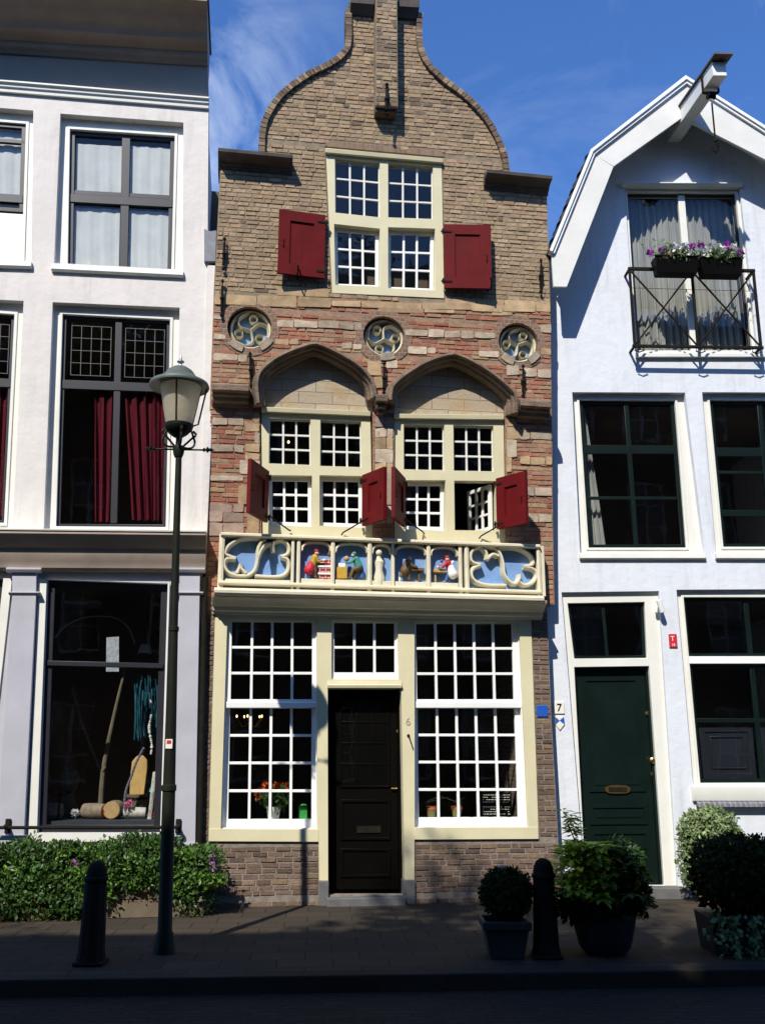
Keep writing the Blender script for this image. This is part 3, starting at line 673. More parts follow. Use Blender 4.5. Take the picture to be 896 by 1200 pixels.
qq = [wl[3], wl[2], wl[1], wl[0]]; w1 = wnd(inset(qq, .002), -.02)
sashw(w1, [(264.5, 830), (371, 830), (371, 727), (267, 727)], [(270.3, 819.5), (365.7, 819.5), (365.7, 729), (272, 728.5)], 4, 3, -.035)
sashw(w1, [(259, 973), (371.5, 973), (371, 826), (264.5, 826)], [(267.3, 960), (364.8, 960), (365.3, 830), (269.8, 830)], 4, 4, -.088)
mb = MB().mat(M_white); mb.mould(FC, FC.px(264.5, 829.5, -.03), FC.px(371, 829.5, -.03), [(0, -.034), (0, -.015), (.06, -.012), (.07, -.034)]); mb.build('meeting_rail', w1, FC, .003)
qq = [wr[3], wr[2], wr[1], wr[0]]; w2 = wnd(inset(qq, .002), -.02)
sashw(w2, [(486, 830), (610.5, 830), (607, 729), (485.7, 729)], [(488.5, 819.5), (602, 819.5), (599.5, 730.5), (487.3, 730.5)], 5, 3, -.035)
sashw(w2, [(486, 972), (618, 972), (611, 826), (486, 826)], [(490.5, 958), (607, 958), (602.5, 830), (489, 830)], 5, 4, -.088)
mb = MB().mat(M_white); mb.mould(FC, FC.px(487, 829.5, -.03), FC.px(611, 829.5, -.03), [(0, -.034), (0, -.015), (.06, -.012), (.07, -.034)]); mb.build('meeting_rail', w2, FC, .003)
qq = [wt[3], wt[2], wt[1], wt[0]]; w3 = wnd(inset(qq, .002), -.02, 'transom_window')
sashw(w3, [(388.5, 795.5), (467, 795.5), (466, 728.5), (388.7, 728)], [(391.5, 788), (462.5, 788), (462, 730), (391.5, 729.5)], 3, 2, -.035)
# door
dq = Q(FC, [(384, 1046), (473, 1046), (470.5, 803), (383, 803)], -.16)
mb = MB().mat(M_black); mb.ring(FC, dq, inset(dq, .05, .05, 0, .05), -.24, -.13)
dr = mb.build('door', house, FC, .004)
lq = inset(dq, .055, .055, .03, .055)
mb = MB().mat(M_black); mb.prism(FC, lq, -.22, -.18)
for (s0, s1, t0, t1) in ((.12, .88, .06, .2), (.12, .88, .24, .44)):
    mb.ring(FC, sub(lq, s0, s1, t0, t1), inset(sub(lq, s0, s1, t0, t1), .03), -.18, -.165)
mb.ring(FC, sub(lq, .12, .88, .5, .95), inset(sub(lq, .12, .88, .5, .95), .02), -.18, -.165)
muntins(mb, FC, sub(lq, .14, .86, .51, .94), 3, 4, .02, -.181, -.17)
mb.build('door_leaf', dr, FC, .003)
mb = MB().mat(GLASS); mb.pane(FC, sub(lq, .14, .86, .51, .94), -.177); mb.build('pane', dr, FC)
mb = MB().mat(M_iron); mb.box(FC, *[FC.px(418, 970, -.17)[0], FC.px(446, 970, -.17)[0]], FC.px(430, 976, -.17)[1], FC.px(430, 968, -.17)[1], -.18, -.168); mb.build('letter_slot', dr, FC)
mb = MB().mat(M_brass); c = FC.W(465, 924, -.15)
mb.tube([c - FC.n * .03, c, c - FC.a * .07], .009); mb.build('handle', dr, FC)
mb = MB().mat(M_brass); mb.lathe(FC.W(466, 857, -.178), [(0, 0), (.02, 0), (.02, .01), (0, .012)], 12, FC.n); mb.build('lock', dr, FC)
for a, b in (((373.6, 1049.5), (385.2, 1032)), ((472.8, 1049.5), (486.2, 1031))):
    mb = MB().mat(M_step); p, q = FC.px(*a, .03), FC.px(*b, .03); mb.box(FC, p[0], q[0], -.02, q[1] - .002, -.2, .04); mb.build('stone_base', house, FC, .008)
p, q = FC.px(384, 1050, .1), FC.px(474, 1046, .1)
mb = MB().mat(M_step); mb.box(FC, p[0] - .01, q[0] + .01, -.02, .085, -.3, .13); mb.build('doorstep', house, FC, .01)
# bell pull and painted number
mb = MB().mat(M_iron); c = FC.px(478.3, 862, .03); mb.lathe(FC.P(c[0], c[1], .02), [(.014, 0), (.018, .01), (.01, .02), (0, .02)], 10, FC.n)
mb.tube([FC.P(c[0], c[1], .04), FC.P(c[0] + .01, c[1] - .04, .07), FC.P(c[0] + .03, c[1] - .10, .07)], .008, 6); mb.build('bell_pull', house, FC)
c = FC.px(478, 846, d0); mb = text_mb('6', FC, c[0], c[1], .125, d0 + .001, pm('grey_lettering', (.36, .34, .25), .6, .1, 5, 0)); mb.build('house_number', house, FC)
# --- cornice under the frieze
mb = MB().mat(M_creamS)
A, B = FC.px(249, 719.5, .04), FC.px(634.5, 726.5, .04)
mb.mould(FC, A, B, [(0, .0), (0, .05), (.025, .055), (.04, .085), (.085, .10), (.09, .15), (.13, .19), (.165, .27), (.20, .29), (.20, .0)])
mb.build('cornice', house, FC, .004)
A2, B2 = FC.px(253, 696.5, .33), FC.px(637, 706, .33)
mb = MB().mat(M_creamS); mb.mould(FC, (A2[0] - .02, A2[1]), (B2[0], B2[1]), [(0, .0), (0, .33), (.02, .35), (.05, .355), (.07, .34), (.085, .30), (.085, .0)]); mb.build('cornice_ledge', house, FC, .004)
# --- frieze
mb = MB().mat(M_blue); bq = LP(FC, [(261, 629), (631, 643), (633, 697), (258, 687)], .10); mb.prism(FC, bq, -.02, .10); fz = mb.build('frieze', house, FC)
def rail(y0, y1, h, d1, x0=259, x1=633, dd=.0):
    mb = MB().mat(M_creamS); A, B = FC.px(x0, y0, d1), FC.px(x1, y1, d1)
    mb.mould(FC, A, B, [(-h / 2, dd), (-h / 2, d1 - .02), (-h / 4, d1), (h / 4, d1), (h / 2, d1 - .02), (h / 2, dd)]); return mb.build('rail', fz, FC, .003)
rail(625.5, 640, .05, .25); rail(682, 693.5, .045, .26, 256, 634, .08)
yt = lambda x: 628 + (x - 259) * .0385; yb = lambda x: 681 + (x - 259) * .031; yl = lambda x: 690 + (x - 259) * .027
mb = MB().mat(M_creamS)
for x, w in ((261, .05), (343.5, .035), (350.3, .04), (390.2, .045), (433.3, .05), (460.5, .035), (502, .045), (539, .04), (546.5, .05), (630.5, .05)):
    a = FC.px(x, yt(x), .22); b = FC.px(x, yl(x), .22)
    mb.box(FC, a[0] - w / 2, a[0] + w / 2, b[1] - .02, a[1] + .01, .09, .215)
    mb.tube([FC.P(a[0], b[1], .205), FC.P(a[0], a[1], .205)], w * .40, 8)
    mb.build('post', fz, FC, .003); mb = MB().mat(M_creamS)
# side returns of the frieze
mb = MB().mat(M_creamS)
for x in (259.5, 632): a = FC.px(x, yt(x), .1); b = FC.px(x, yl(x), .1); mb = MB().mat(M_creamS); mb.box(FC, a[0] - .02, a[0] + .02, b[1], a[1] + .005, -.02, .20); mb.build('end_panel', fz, FC)
def tr4(L): return [(240 + x / 4.267, 600 + y / 4.267) for x, y in L]
def tr5(L): return [(440 + x / 4.267, 600 + y / 4.267) for x, y in L]
P1 = [tr4(l) for l in ([(175, 133), (125, 165), (103, 205), (125, 222), (155, 232)], [(155, 235), (110, 235), (98, 262), (115, 300), (160, 318), (215, 318), (250, 290), (264, 240), (266, 195), (280, 155), (305, 135)],
      [(180, 262), (184, 285), (205, 308)], [(180, 262), (172, 285), (160, 308)], [(266, 230), (280, 195), (305, 165), (335, 163), (342, 200)], [(342, 200), (340, 160), (365, 140), (400, 145), (420, 175), (415, 210), (380, 225)],
      [(380, 225), (410, 235), (420, 265), (412, 300), (380, 322), (320, 325), (250, 320)], [(175, 133), (230, 128), (305, 135)])]
P7 = [tr5(l) for l in ([(590, 178), (530, 172), (490, 185), (474, 215), (482, 250), (525, 265)], [(525, 265), (487, 283), (478, 315), (500, 348), (560, 366), (650, 368)],
      [(590, 178), (620, 208), (636, 260), (642, 310), (670, 350), (700, 358), (716, 335), (718, 312)], [(555, 238), (552, 205), (530, 178)], [(555, 238), (585, 212), (612, 222)], [(608, 180), (680, 176), (740, 192), (780, 225), (783, 262), (738, 275)],
      [(738, 275), (785, 285), (803, 315), (785, 352), (745, 366), (718, 350)])]
tp = [(-.029, .09), (-.024, .165), (-.008, .205), (.008, .205), (.024, .165), (.029, .09)]
for P_ in (P1, P7):
    mb = MB().mat(M_creamS)
    for l in P_: mb.sweep(FC, [tuple(p) for p in spl(LP(FC, l, .17), 4)], tp)
    mb.build('tracery', fz, FC)
# arched heads of the small panels, and plinths
mb = MB().mat(M_creamS)
for x0, x1 in ((353.5, 388), (393, 431), (436, 458.5), (463, 499.5), (504.5, 536.5)):
    y = yt(x0) + 1; a = FC.px(x0, y + 12, .2); b = FC.px(x1, y + 12.6, .2); t = FC.px((x0 + x1) / 2, y + 1.5, .2)
    m = (a[0] + b[0]) / 2; hw = (b[0] - a[0]) / 2; hh = t[1] - a[1]
    mb.sweep(FC, [(m + hw * math.copysign(abs(math.cos(q)) ** .7, math.cos(q)), a[1] + hh * math.sin(q) ** .8) for q in [math.pi * i / 14 for i in range(15)]], [(-.014, .09), (-.014, .18), (.012, .2), (.02, .17), (.02, .09)])
mb.build('arched_heads', fz, FC)
mb = MB().mat(M_creamS)
for x0, x1 in ((353, 388.5), (393, 431.5), (436, 458.5), (463, 500), (504.5, 537), (264, 340)):
    a = FC.px(x0, yb(x0) - 6 if x0 > 300 else yb(x0) - 3, .2); b = FC.px(x1, yb(x1) + 1, .2); mb.box(FC, a[0], b[0], b[1] - .01, a[1], .09, .205)
mb.build('plinths', fz, FC, .006)
# carved, painted relief figures
KM = .0098
def cm(n, c): return pm('carved_' + n, c, .6, .12, 20, .2, .3)
C_skin = cm('skin', (.55, .32, .22)); C_red = cm('red', (.45, .02, .035)); C_must = cm('mustard', (.42, .26, .03)); C_brown = cm('brown', (.13, .08, .035)); C_blu = cm('blue', (.05, .12, .30))
C_green = cm('green', (.05, .24, .19)); C_tan = cm('tan', (.42, .27, .11)); C_wh = cm('white', (.75, .73, .68)); C_yel = cm('yellow', (.48, .29, .04))
def limb(mb, T, pts, rs, m, d=.17):
    mb.mat(m); pp = T(pts); w = [FC.W(x, y, d) for x, y in pp]; s_ = KM / 4.267
    if len(w) == 1: mb.ball(w[0], rs[0] * s_, rs[0] * s_, rs[0] * s_ * (rs[1] if len(rs) > 1 else 1), F=FC); return
    mb.tube(w, [r * s_ for r in rs], 10); mb.ball(w[0], rs[0] * s_); mb.ball(w[-1], rs[-1] * s_)
def figure(items, T, lab):
    mb = MB()
    for pts, rs, m, d in items: limb(mb, T, pts, rs, m, d)
    o = mb.build('carved_figure', fz, FC); o['label'] = lab
figure([([(560, 207)], [12], C_skin, .2), ([(558, 195)], [13, .7], C_red, .2), ([(550, 228), (540, 262)], [19, 18], C_must, .18), ([(556, 226), (566, 248), (588, 243)], [10, 8, 6], C_must, .21), ([(588, 243), (600, 238)], [6, 5], C_wh, .21),
        ([(532, 262), (522, 290)], [20, 28], C_red, .18), ([(548, 268), (552, 300), (552, 322)], [13, 10, 7], C_brown, .18), ([(526, 300), (520, 322)], [9, 8], C_blu, .18), ([(552, 325), (560, 327)], [6, 5], C_brown, .19)], tr4, 'red and mustard carved baker stooping to a brick oven')
figure([([(741, 217)], [11], C_skin, .2), ([(747, 208)], [13, .8], C_green, .2), ([(755, 238), (770, 270)], [19, 20], C_green, .18), ([(748, 235), (728, 252), (706, 254)], [9, 7, 6], C_green, .21), ([(770, 278), (740, 290), (728, 325)], [15, 11, 8], C_brown, .19),
        ([(772, 284), (752, 300), (744, 330)], [12, 10, 8], C_brown, .16), ([(782, 282), (785, 325)], [12, 10], C_blu, .15), ([(728, 328), (718, 331)], [7, 5], C_brown, .19)], tr4, 'green jacketed carved figure seated at a yellow block')
figure([([(168, 232)], [11], C_tan, .2), ([(160, 252), (145, 295)], [19, 24], C_brown, .18), ([(165, 255), (185, 270), (205, 275)], [10, 8, 6], C_brown, .2), ([(135, 300), (124, 325)], [12, 9], C_brown, .18), ([(122, 328), (120, 342)], [8, 6], C_wh, .18), ([(160, 300), (168, 338)], [12, 8], C_brown, .17)], tr5, 'brown robed carved figure bending over a bench')
figure([([(358, 237)], [12], C_skin, .2), ([(357, 226)], [13, .7], C_red, .2), ([(362, 255), (368, 280)], [18, 17], C_red, .18), ([(355, 256), (338, 272), (318, 272)], [9, 8, 6], C_red, .21), ([(376, 282), (385, 312)], [20, 26], C_wh, .19), ([(368, 275), (385, 250)], [6, 8], C_wh, .19),
        ([(362, 318), (350, 345)], [11, 8], C_blu, .18), ([(392, 320), (396, 345)], [11, 8], C_blu, .17), ([(348, 348), (338, 350)], [6, 5], C_tan, .18)], tr5, 'carved woman in red with white apron at a table')
mb = MB(); limb(mb, tr4, [(870, 205)], [17], M_creamS, .17); limb(mb, tr4, [(870, 225), (872, 250), (870, 290), (872, 330), (872, 365)], [12, 24, 18, 30, 24], M_creamS, .16); o = mb.build('carved_figure', fz, FC)
o['label'] = 'unpainted cream carved standing figure in the narrow middle panel'
s4 = KM / 4.267
def cbox(mb, T, x0, y0, x1, y1, d0_, d1_, m):
    mb.mat(m); a = FC.px(*T([(x0, y1)])[0], d1_); b = FC.px(*T([(x1, y0)])[0], d1_); mb.box(FC, a[0], b[0], a[1], b[1], d0_, d1_)
M_ovenb = brickmat('painted_oven_brick', (.42, .03, .03), (.36, .03, .03), (.75, .7, .65), rh=.036, bw=.07, ms=.004, dist=.001)
mb = MB(); cbox(mb, tr4, 576, 238, 634, 268, .1, .175, M_ovenb); cbox(mb, tr4, 570, 276, 636, 303, .1, .185, M_ovenb); cbox(mb, tr4, 570, 312, 636, 336, .1, .185, M_ovenb)
cbox(mb, tr4, 566, 268, 637, 276, .1, .195, C_wh); cbox(mb, tr4, 566, 303, 637, 312, .1, .195, C_wh); limb(mb, tr4, [(622, 212)], [9, 1.5], C_brown, .17); mb.build('carved_oven', fz, FC, .003)
mb = MB(); cbox(mb, tr4, 660, 276, 712, 332, .1, .19, C_yel); limb(mb, tr4, [(708, 234)], [14, 1.1], C_tan, .2); cbox(mb, tr4, 668, 256, 704, 275, .1, .18, C_wh); mb.build('carved_bench', fz, FC, .004)
mb = MB(); cbox(mb, tr5, 168, 280, 243, 292, .1, .19, C_brown); cbox(mb, tr5, 213, 293, 222, 346, .12, .16, C_brown); limb(mb, tr5, [(195, 270)], [10, .7], C_brown, .19); mb.build('carved_table', fz, FC, .004)
mb = MB(); cbox(mb, tr5, 292, 286, 355, 300, .1, .19, C_tan); cbox(mb, tr5, 296, 301, 303, 354, .12, .16, C_tan); limb(mb, tr5, [(322, 277)], [20, .5], C_wh, .18); limb(mb, tr5, [(330, 245)], [8, 1.2], C_brown, .2); mb.build('carved_table', fz, FC, .004)

# --- body of the house behind the front
uL, uR = FC.px(237, 900)[0] + .0, FC.px(641, 725)[0]
mb = MB().mat(M_low); mb.box(FC, uL + .002, uL + .2, -.3, Z1 + 4.6, -7, -.34); mb.box(FC, uR - .2, uR - .002, -.3, Z1 + 4.6, -7, -.34); mb.box(FC, uL + .2, uR - .2, -.3, Z1 + 5.2, -7, -6.8); mb.build('side_walls', house, FC)
mb = MB().mat(M_int)
for z in (-.05, 3.55, 6.25): mb.box(FC, uL + .2, uR - .2, z - .12, z + .12, -6.8, -.36)
mb.box(FC, uL + .2, uR - .2, .1, 8, -3.6, -3.5); mb.build('interior', house, FC)
mb = MB().mat(M_int); a_, b_ = FU.px(300, 200)[0], FU.px(600, 200)[0]; mb.prism(FU, [(a_, 3.2), (b_, 3.2), (b_, FU.px(500, 190)[1]), (FU.px(545, 200)[0], FU.px(500, 190)[1]), (FU.px(525, 120)[0], FU.px(500, 105)[1]), (FU.px(365, 120)[0], FU.px(500, 105)[1]), (FU.px(345, 200)[0], FU.px(500, 190)[1]), (a_, FU.px(500, 190)[1])], -1.0, -.9); mb.build('interior', house, FC)  # dark plate added behind the gable window to stand in for an unlit room
mb = MB().mat(M_tile); um = (uL + uR) / 2; e = Z1 + 4.7
mb.prism(FC, [(uL, e - .15), (uR, e - .15), (um, e + 2.1)], -7, -1.3); mb.build('roof', house, FC)

# ================================================================== WHITE HOUSE ON THE LEFT
hb = FL.P(*FL.px(120, 1000), 0); hb.z = 0
lh = thing('white_house', 'white rendered house on the left with grey cornice, red curtains and a shop window', 'house', hb)
LE = FL.px(-140, 600)[0]
ur = lambda y: FL.px(252 - max(0, (y - 309)) * .0265 if y > 309 else 252, y)[0]
upper = [FL.px(-140, 640), FL.px(243, 634), FL.px(243, 629), (FL.px(248, 515)), FL.px(251, 340), FL.px(252.6, 312), FL.px(243.2, 309), FL.px(244.6, 120), FL.px(-140, 82)]
o1 = [(63.6, 308), (214, 316), (215, 143.5), (71, 133)]; o2 = [(51, 627), (203.5, 628), (210.7, 360.4), (62, 354)]
o0 = [(-105, 300), (37, 306), (39.4, 129.5), (-100, 118)]; o3 = [(-120, 625), (14.6, 627), (28, 352.5), (-110, 346)]
mb = MB().mat(M_wallL); mb.wall(FL, upper, [Q(FL, o) for o in (o0, o1, o2, o3)], .3); mb.build('wall', lh, FL)
mb = MB().mat(M_wallL); mb.wall(FL, LP(FL, [(236, 629), (241.3, 340), (243.4, 312), (252.4, 312), (251, 340), (248, 515), (243, 629)], .0), [], .02, .025); mb.build('corner_strip', lh, FL, .006)
def lwin(o, inner, d, name='window', sill=True):
    """cream lined opening; inner = photo corners of the dark frame (bl, br, tr, tl)"""
    q = Q(FL, o); qi = Q(FL, inner, d); qo = [(q[0][0] - .02, q[0][1] - .02), (q[1][0] + .02, q[1][1] - .02), (q[2][0] + .02, q[2][1] + .02), (q[3][0] - .02, q[3][1] + .02)]
    mb = MB().mat(M_cw); mb.ring(FL, qo, qi, d - .16, d); mb.ring(FL, inset(qi, -.035), qi, d, d + .018); w = mb.build(name, lh, FL, .004)
    return w, qi
def lsash(w, q, wd, d, m, bars=()):
    mb = MB().mat(m); mb.ring(FL, q, inset(q, wd), d - .05, d)
    for (s0, s1, t0, t1, dd) in bars: mb.prism(FL, sub(q, s0, s1, t0, t1), d - .048, d + dd)
    s_ = mb.build('frame', w, FL, .004); mb = MB().mat(GLASS); mb.pane(FL, inset(q, wd * .5), d - .03); mb.build('pane', w, FL); return s_
def curtain(F, par, q, d, m, folds, amp=.03, name='curtain', seed=0):
    rnd = random.Random(seed); mb = MB().mat(m); n = folds * 8; ph = [rnd.uniform(0, 6) for _ in range(4)]
    rows = 8; vs = []
    for r in range(rows + 1):
        for i in range(n + 1):
            s = i / n; u, v = bil(q, s, r / rows)
            dd = amp * (math.sin(s * folds * 6.283 + ph[0] + .5 * math.sin(r * .5 + ph[1])) + .5 * math.sin(s * folds * 14.1 + ph[2] + r * .12)) * (.6 + .4 * (1 - r / rows))
            vs.append(F.P(u, v, d + dd))
    mb.add(vs, [(r * (n + 1) + i, r * (n + 1) + i + 1, (r + 1) * (n + 1) + i + 1, (r + 1) * (n + 1) + i) for r in range(rows) for i in range(n)])
    return mb.build(name, par, F)
# top floor
w, qi = lwin(o1, [(79.7, 314), (201, 319), (205, 160), (82.5, 152)], -.10)
lsash(w, qi, .055, -.13, M_blk2, ((.49, .57, .02, .98, .003), (.01, .99, .475, .535, .012), (.01, .99, .54, .57, -.01)))
for s0, s1, t0, t1, sd in ((.03, .48, .03, .46, 1), (.55, .98, .03, .46, 2), (.05, .49, .54, .93, 3), (.56, .98, .54, .94, 4)):
    curtain(FL, w, sub(qi, s0, s1, t0, t1), -.19, M_whc, 3, .006, 'sheer_curtain', sd)
w, qi = lwin(o0, [(-95, 302), (26, 308), (31, 146), (-92, 136)], -.10)
q2 = sub(qi, 0, 1, .36, 1)
lsash(w, q2, .055, -.11, M_blk2, ((.47, .53, .02, .98, .003), (.01, .99, .1, .19, .01), (.01, .99, .78, .82, .0)))
curtain(FL, w, sub(qi, .1, .47, .4, .97), -.19, M_whc, 3, .006, 'sheer_curtain', 7); curtain(FL, w, sub(qi, .54, .96, .4, .97), -.19, M_whc, 3, .006, 'sheer_curtain', 8)
mb = MB().mat(M_white); mb.prism(FL, sub(qi, 0, 1, -.02, .35), -.2, -.125); mb.build('lower_panel', w, FL)
for a, b in (((60, 309.5), (214.8, 317.5)), ((-110, 302), (36.5, 307))):
    mb = MB().mat(M_cw); mb.mould(FL, FL.px(a[0], a[1] + 7, .05), FL.px(b[0], b[1] + 6.5, .05), [(0, -.12), (0, .04), (.02, .055), (.075, .05), (.09, .03), (.10, -.12)]); mb.build('sill', lh, FL, .004)
# first floor with red curtains
for o, inn, hid in ((o2, [(66, 617), (194.5, 618), (199.5, 375), (74, 368.5)], 0), (o3, [(-108, 612), (5.5, 613), (17.5, 369), (-100, 360)], 1)):
    w, qi = lwin(o, inn, -.10)
    lsash(w, qi, .04, -.13, M_blk2, ((.485, .548, .02, .98, .003), (.01, .99, .642, .684, .012)))
    if not hid:
        mb = MB().mat(M_redc); f = lambda s: s
        for s0, s1, k, sd in ((.30, .47, 3, 11), (.60, .98, 6, 13)): pass
        curtain(FL, w, [bil(qi, .34, .03), bil(qi, .47, .03), bil(qi, .48, .66), bil(qi, .30, .66)], -.20, M_redc, 2, .04, 'curtain', 11)
        curtain(FL, w, [bil(qi, .68, .04), bil(qi, .97, .04), bil(qi, .97, .66), bil(qi, .58, .66)], -.20, M_redc, 4, .045, 'curtain', 13)
    else: curtain(FL, w, sub(qi, .6, .97, .04, .66), -.22, M_redc, 5, .03, 'curtain', 5)
    lead = pm('lead_came', (.11, .11, .11), .5, .1, 5, 0)
    for s0, s1 in ((.08, .45), (.58, .95)):
        mb = MB().mat(lead); lq = sub(qi, s0, s1, .71, .955); muntins(mb, FL, lq, 4, 4, .006, -.145, -.135); mb.ring(FL, lq, inset(lq, .006), -.146, -.134); mb.build('leaded_light', w, FL)
# cornice at the top
mb = MB().mat(M_greyc)
A, B = FL.px(-140, 52, .08), FL.px(243.4, 75, .08)
mb.mould(FL, A, B, [(0, -.3), (0, .06), (.04, .09), (.06, .14), (.12, .16), (.14, .2), (.16, .34), (.20, .36), (.25, .42), (.27, .50), (.32, .56), (.37, .66), (.39, .76), (.42, .76), (.44, .3), (.44, -.3)])
mb.build('cornice', lh, FL, .004)
mb = MB().mat(M_lead); mb.mould(FL, (A[0], A[1] + .442), (B[0] + .02, B[1] + .442), [(0, -.3), (0, .775), (.02, .78), (.03, -.3)]); mb.build('zinc_edge', lh, FL)
mb = MB().mat(M_greyf); mb.wall(FL, LP(FL, [(-140, 96), (243.8, 114), (243.6, 74), (-140, 50)]), [], .28, .025); mb.build('frieze', lh, FL, .004)
mb = MB().mat(M_cw); mb.mould(FL, FL.px(-140, 94, .06), FL.px(244.5, 125.5, .06), [(0, -.05), (0, .035), (.05, .04), (.06, .06), (.10, .065), (.11, .09), (.135, .09), (.14, -.05)]); mb.build('architrave', lh, FL, .003)
mb = MB().mat(M_wallL); mb.wall(FL, LP(FL, [(-140, 90), (244.5, 124), (243.5, 78), (-140, 44)]), [], .3, -.03); mb.build('wall', lh, FL)
mb = MB().mat(pm('grey_lead_flashing', (.17, .18, .2), .55, .25, 7, .3)); mb.wall(FL, LP(FL, [(239.5, 309), (252.5, 309.5), (254, 272), (246, 273), (239.5, 270)]), [], .2, .05); mb.build('lead_flashing', lh, FL, .01)
# shop front
sc = [(0, -.1), (0, .03), (.03, .07), (.10, .09), (.16, .13), (.24, .14), (.27, .20), (.34, .25), (.38, .29), (.40, .29), (.41, .02), (.41, -.1)]
A, B = FL.px(-140, 668, .03), FL.px(241, 670, .03)
mb = MB().mat(M_greyc); mb.mould(FL, A, B, sc); mb.build('shop_cornice', lh, FL, .004)
mb = MB().mat(M_cw); mb.mould(FL, (A[0], A[1] + .412), (B[0] + .0, B[1] + .412), [(0, -.1), (0, .30), (.02, .305), (.04, .02), (.04, -.1)]); mb.build('ledge', lh, FL, .003)
shop_hole = [(44, 976), (188, 976), (197, 684), (55.5, 679)]; shop2 = [(-130, 976), (-28, 976), (5, 678), (-100, 674)]
lo = [(FL.px(-140, 900)[0], -.3), (FL.px(230, 1000)[0], -.3), FL.px(230, 990), FL.px(235, 700), FL.px(240, 634), FL.px(-140, 640)]
mb = MB().mat(M_pil); mb.wall(FL, lo, [Q(FL, shop_hole), Q(FL, shop2)], .28, -.04); mb.build('shop_front', lh, FL)
def pilaster(xt0, xt1, xb0, xb1, yb_):
    mb = MB().mat(M_pil)
    q = Q(FL, [(xb0, yb_), (xb1, yb_), (xt1, 697), (xt0, 697)], .05)
    mb.prism(FL, q, -.04, .05); q2 = Q(FL, [(xt0, 696.5), (xt1, 696.5), (xt1 + .5, 669), (xt0, 669)], .05); mb.prism(FL, q2, -.04, .048)
    for y, h, e, dd in ((697, .035, .04, .075), (671, .05, .06, .10)):
        a, b = FL.px(xt0, y, .06), FL.px(xt1, y, .06); mb.mould(FL, (a[0] - e, a[1]), (b[0] + e, b[1]), [(0, -.04), (0, dd - .02), (h * .6, dd), (h, dd), (h, -.04)])
    mb.box(FL, q[0][0] - .03, q[1][0] + .03, 0, q[0][1], -.04, .07)
    mb.build('pilaster', lh, FL, .004)
pilaster(14.5, 42.5, -3, 28.5, 979); pilaster(210.5, 234, 203.5, 229, 988)
q = Q(FL, shop_hole, -.04)
mb = MB().mat(M_cw); mb.ring(FL, inset(q, -.085, -.02, -.09, -.0), inset(q, .0), -.08, -.012); sw = mb.build('shop_window', lh, FL, .004)
lsash(sw, inset(q, .004), .075, -.09, M_blk2, ((.02, .98, .648, .668, .03),))
q = Q(FL, shop2, -.04)
mb = MB().mat(M_cw); mb.ring(FL, inset(q, -.02, -.085, -.09, -.0), inset(q, .0), -.08, -.012); sw2 = mb.build('shop_window', lh, FL, .004)
lsash(sw2, inset(q, .004), .075, -.09, M_blk2, ((.02, .98, .648, .668, .03),))
# display floor and room behind
q = Q(FL, shop_hole, 0); sz = FL.px(120, 960, -.45)[1]
mb = MB().mat(pm('dark_display_floor', (.03, .033, .045), .7, .2, 4, .1)); mb.box(FL, q[0][0] - .1, q[1][0] + .2, sz - .16, sz, -1.3, -.17); mb.build('display_floor', sw, FL)
b0, b1 = LE, FL.px(231, 900)[0]
mb = MB().mat(M_int)
for z in (-.05, 4.0, 7.1): mb.box(FL, b0, b1, z - .12, z + .12, -6.6, -.34)
mb.box(FL, b0, b1, .1, 10.6, -3.2, -3.1); mb.build('interior', lh, FL)
tu = FL.px(244, 100)[0]
mb = MB().mat(M_wallL); mb.box(FL, b0 - .25, b0, -.3, 10.5, -7, -.05); mb.box(FL, b1 + .02, b1 + .17, -.3, FL.px(245, 312)[1], -7, -.32); mb.box(FL, tu - .25, tu - .06, FL.px(245, 312)[1], 10.6, -7, -.302); mb.box(FL, b0, b1, -.3, 10.5, -7, -6.8); mb.build('side_walls', lh, FL)
tu = FL.px(244, 100)[0]
mb = MB().mat(M_lead); mb.box(FL, b0, tu - .1, 10.7, 10.8, -7, -.35); mb.build('flat_roof', lh, FL)
# handrail in front of the shop window
mb = MB().mat(M_iron); A, B = FL.px(-60, 970, .16), FL.px(206, 969.5, .16); mb.tube([FL.P(A[0], A[1], .16), FL.P(B[0], B[1], .16)], .018, 10); rl = mb.build('handrail', lh, FL)
for x in (9.6, 209):
    mb = MB().mat(M_iron); c = FL.px(x, 968, .06); mb.box(FL, c[0] - .03, c[0] + .03, c[1] - .075, c[1] + .075, .05, .075); mb.tube([FL.P(c[0], c[1], .07), FL.P(c[0], c[1], .165)], .02, 8)
    mb.ball(FL.P(c[0], c[1], .16), .028); mb.build('bracket', rl, FL, .01)
# drainpipe in the joint with the brick house
mb = MB().mat(M_iron); a, b = FL.px(237.5, 676, .02), FL.px(231.5, 992, .02); mb.tube([FL.P(a[0] + .03, a[1], .01), FL.P(b[0] + .03, .02, .01)], .035, 10); mb.build('drainpipe', lh, FL)

# ================================================================== WHITE HOUSE ON THE RIGHT
FR = FRR
hb = FR.P(*FR.px(800, 1000), 0); hb.z = 0
rh = thing('white_house', 'pale blue white house on the right with gambrel gable, hoist beam and dark green door', 'house', hb)
RE = FR.px(1010, 700)[0]
def lin(p, q, y): t = (y - p[1]) / (q[1] - p[1]); return p[0] + (q[0] - p[0]) * t
DB = .46
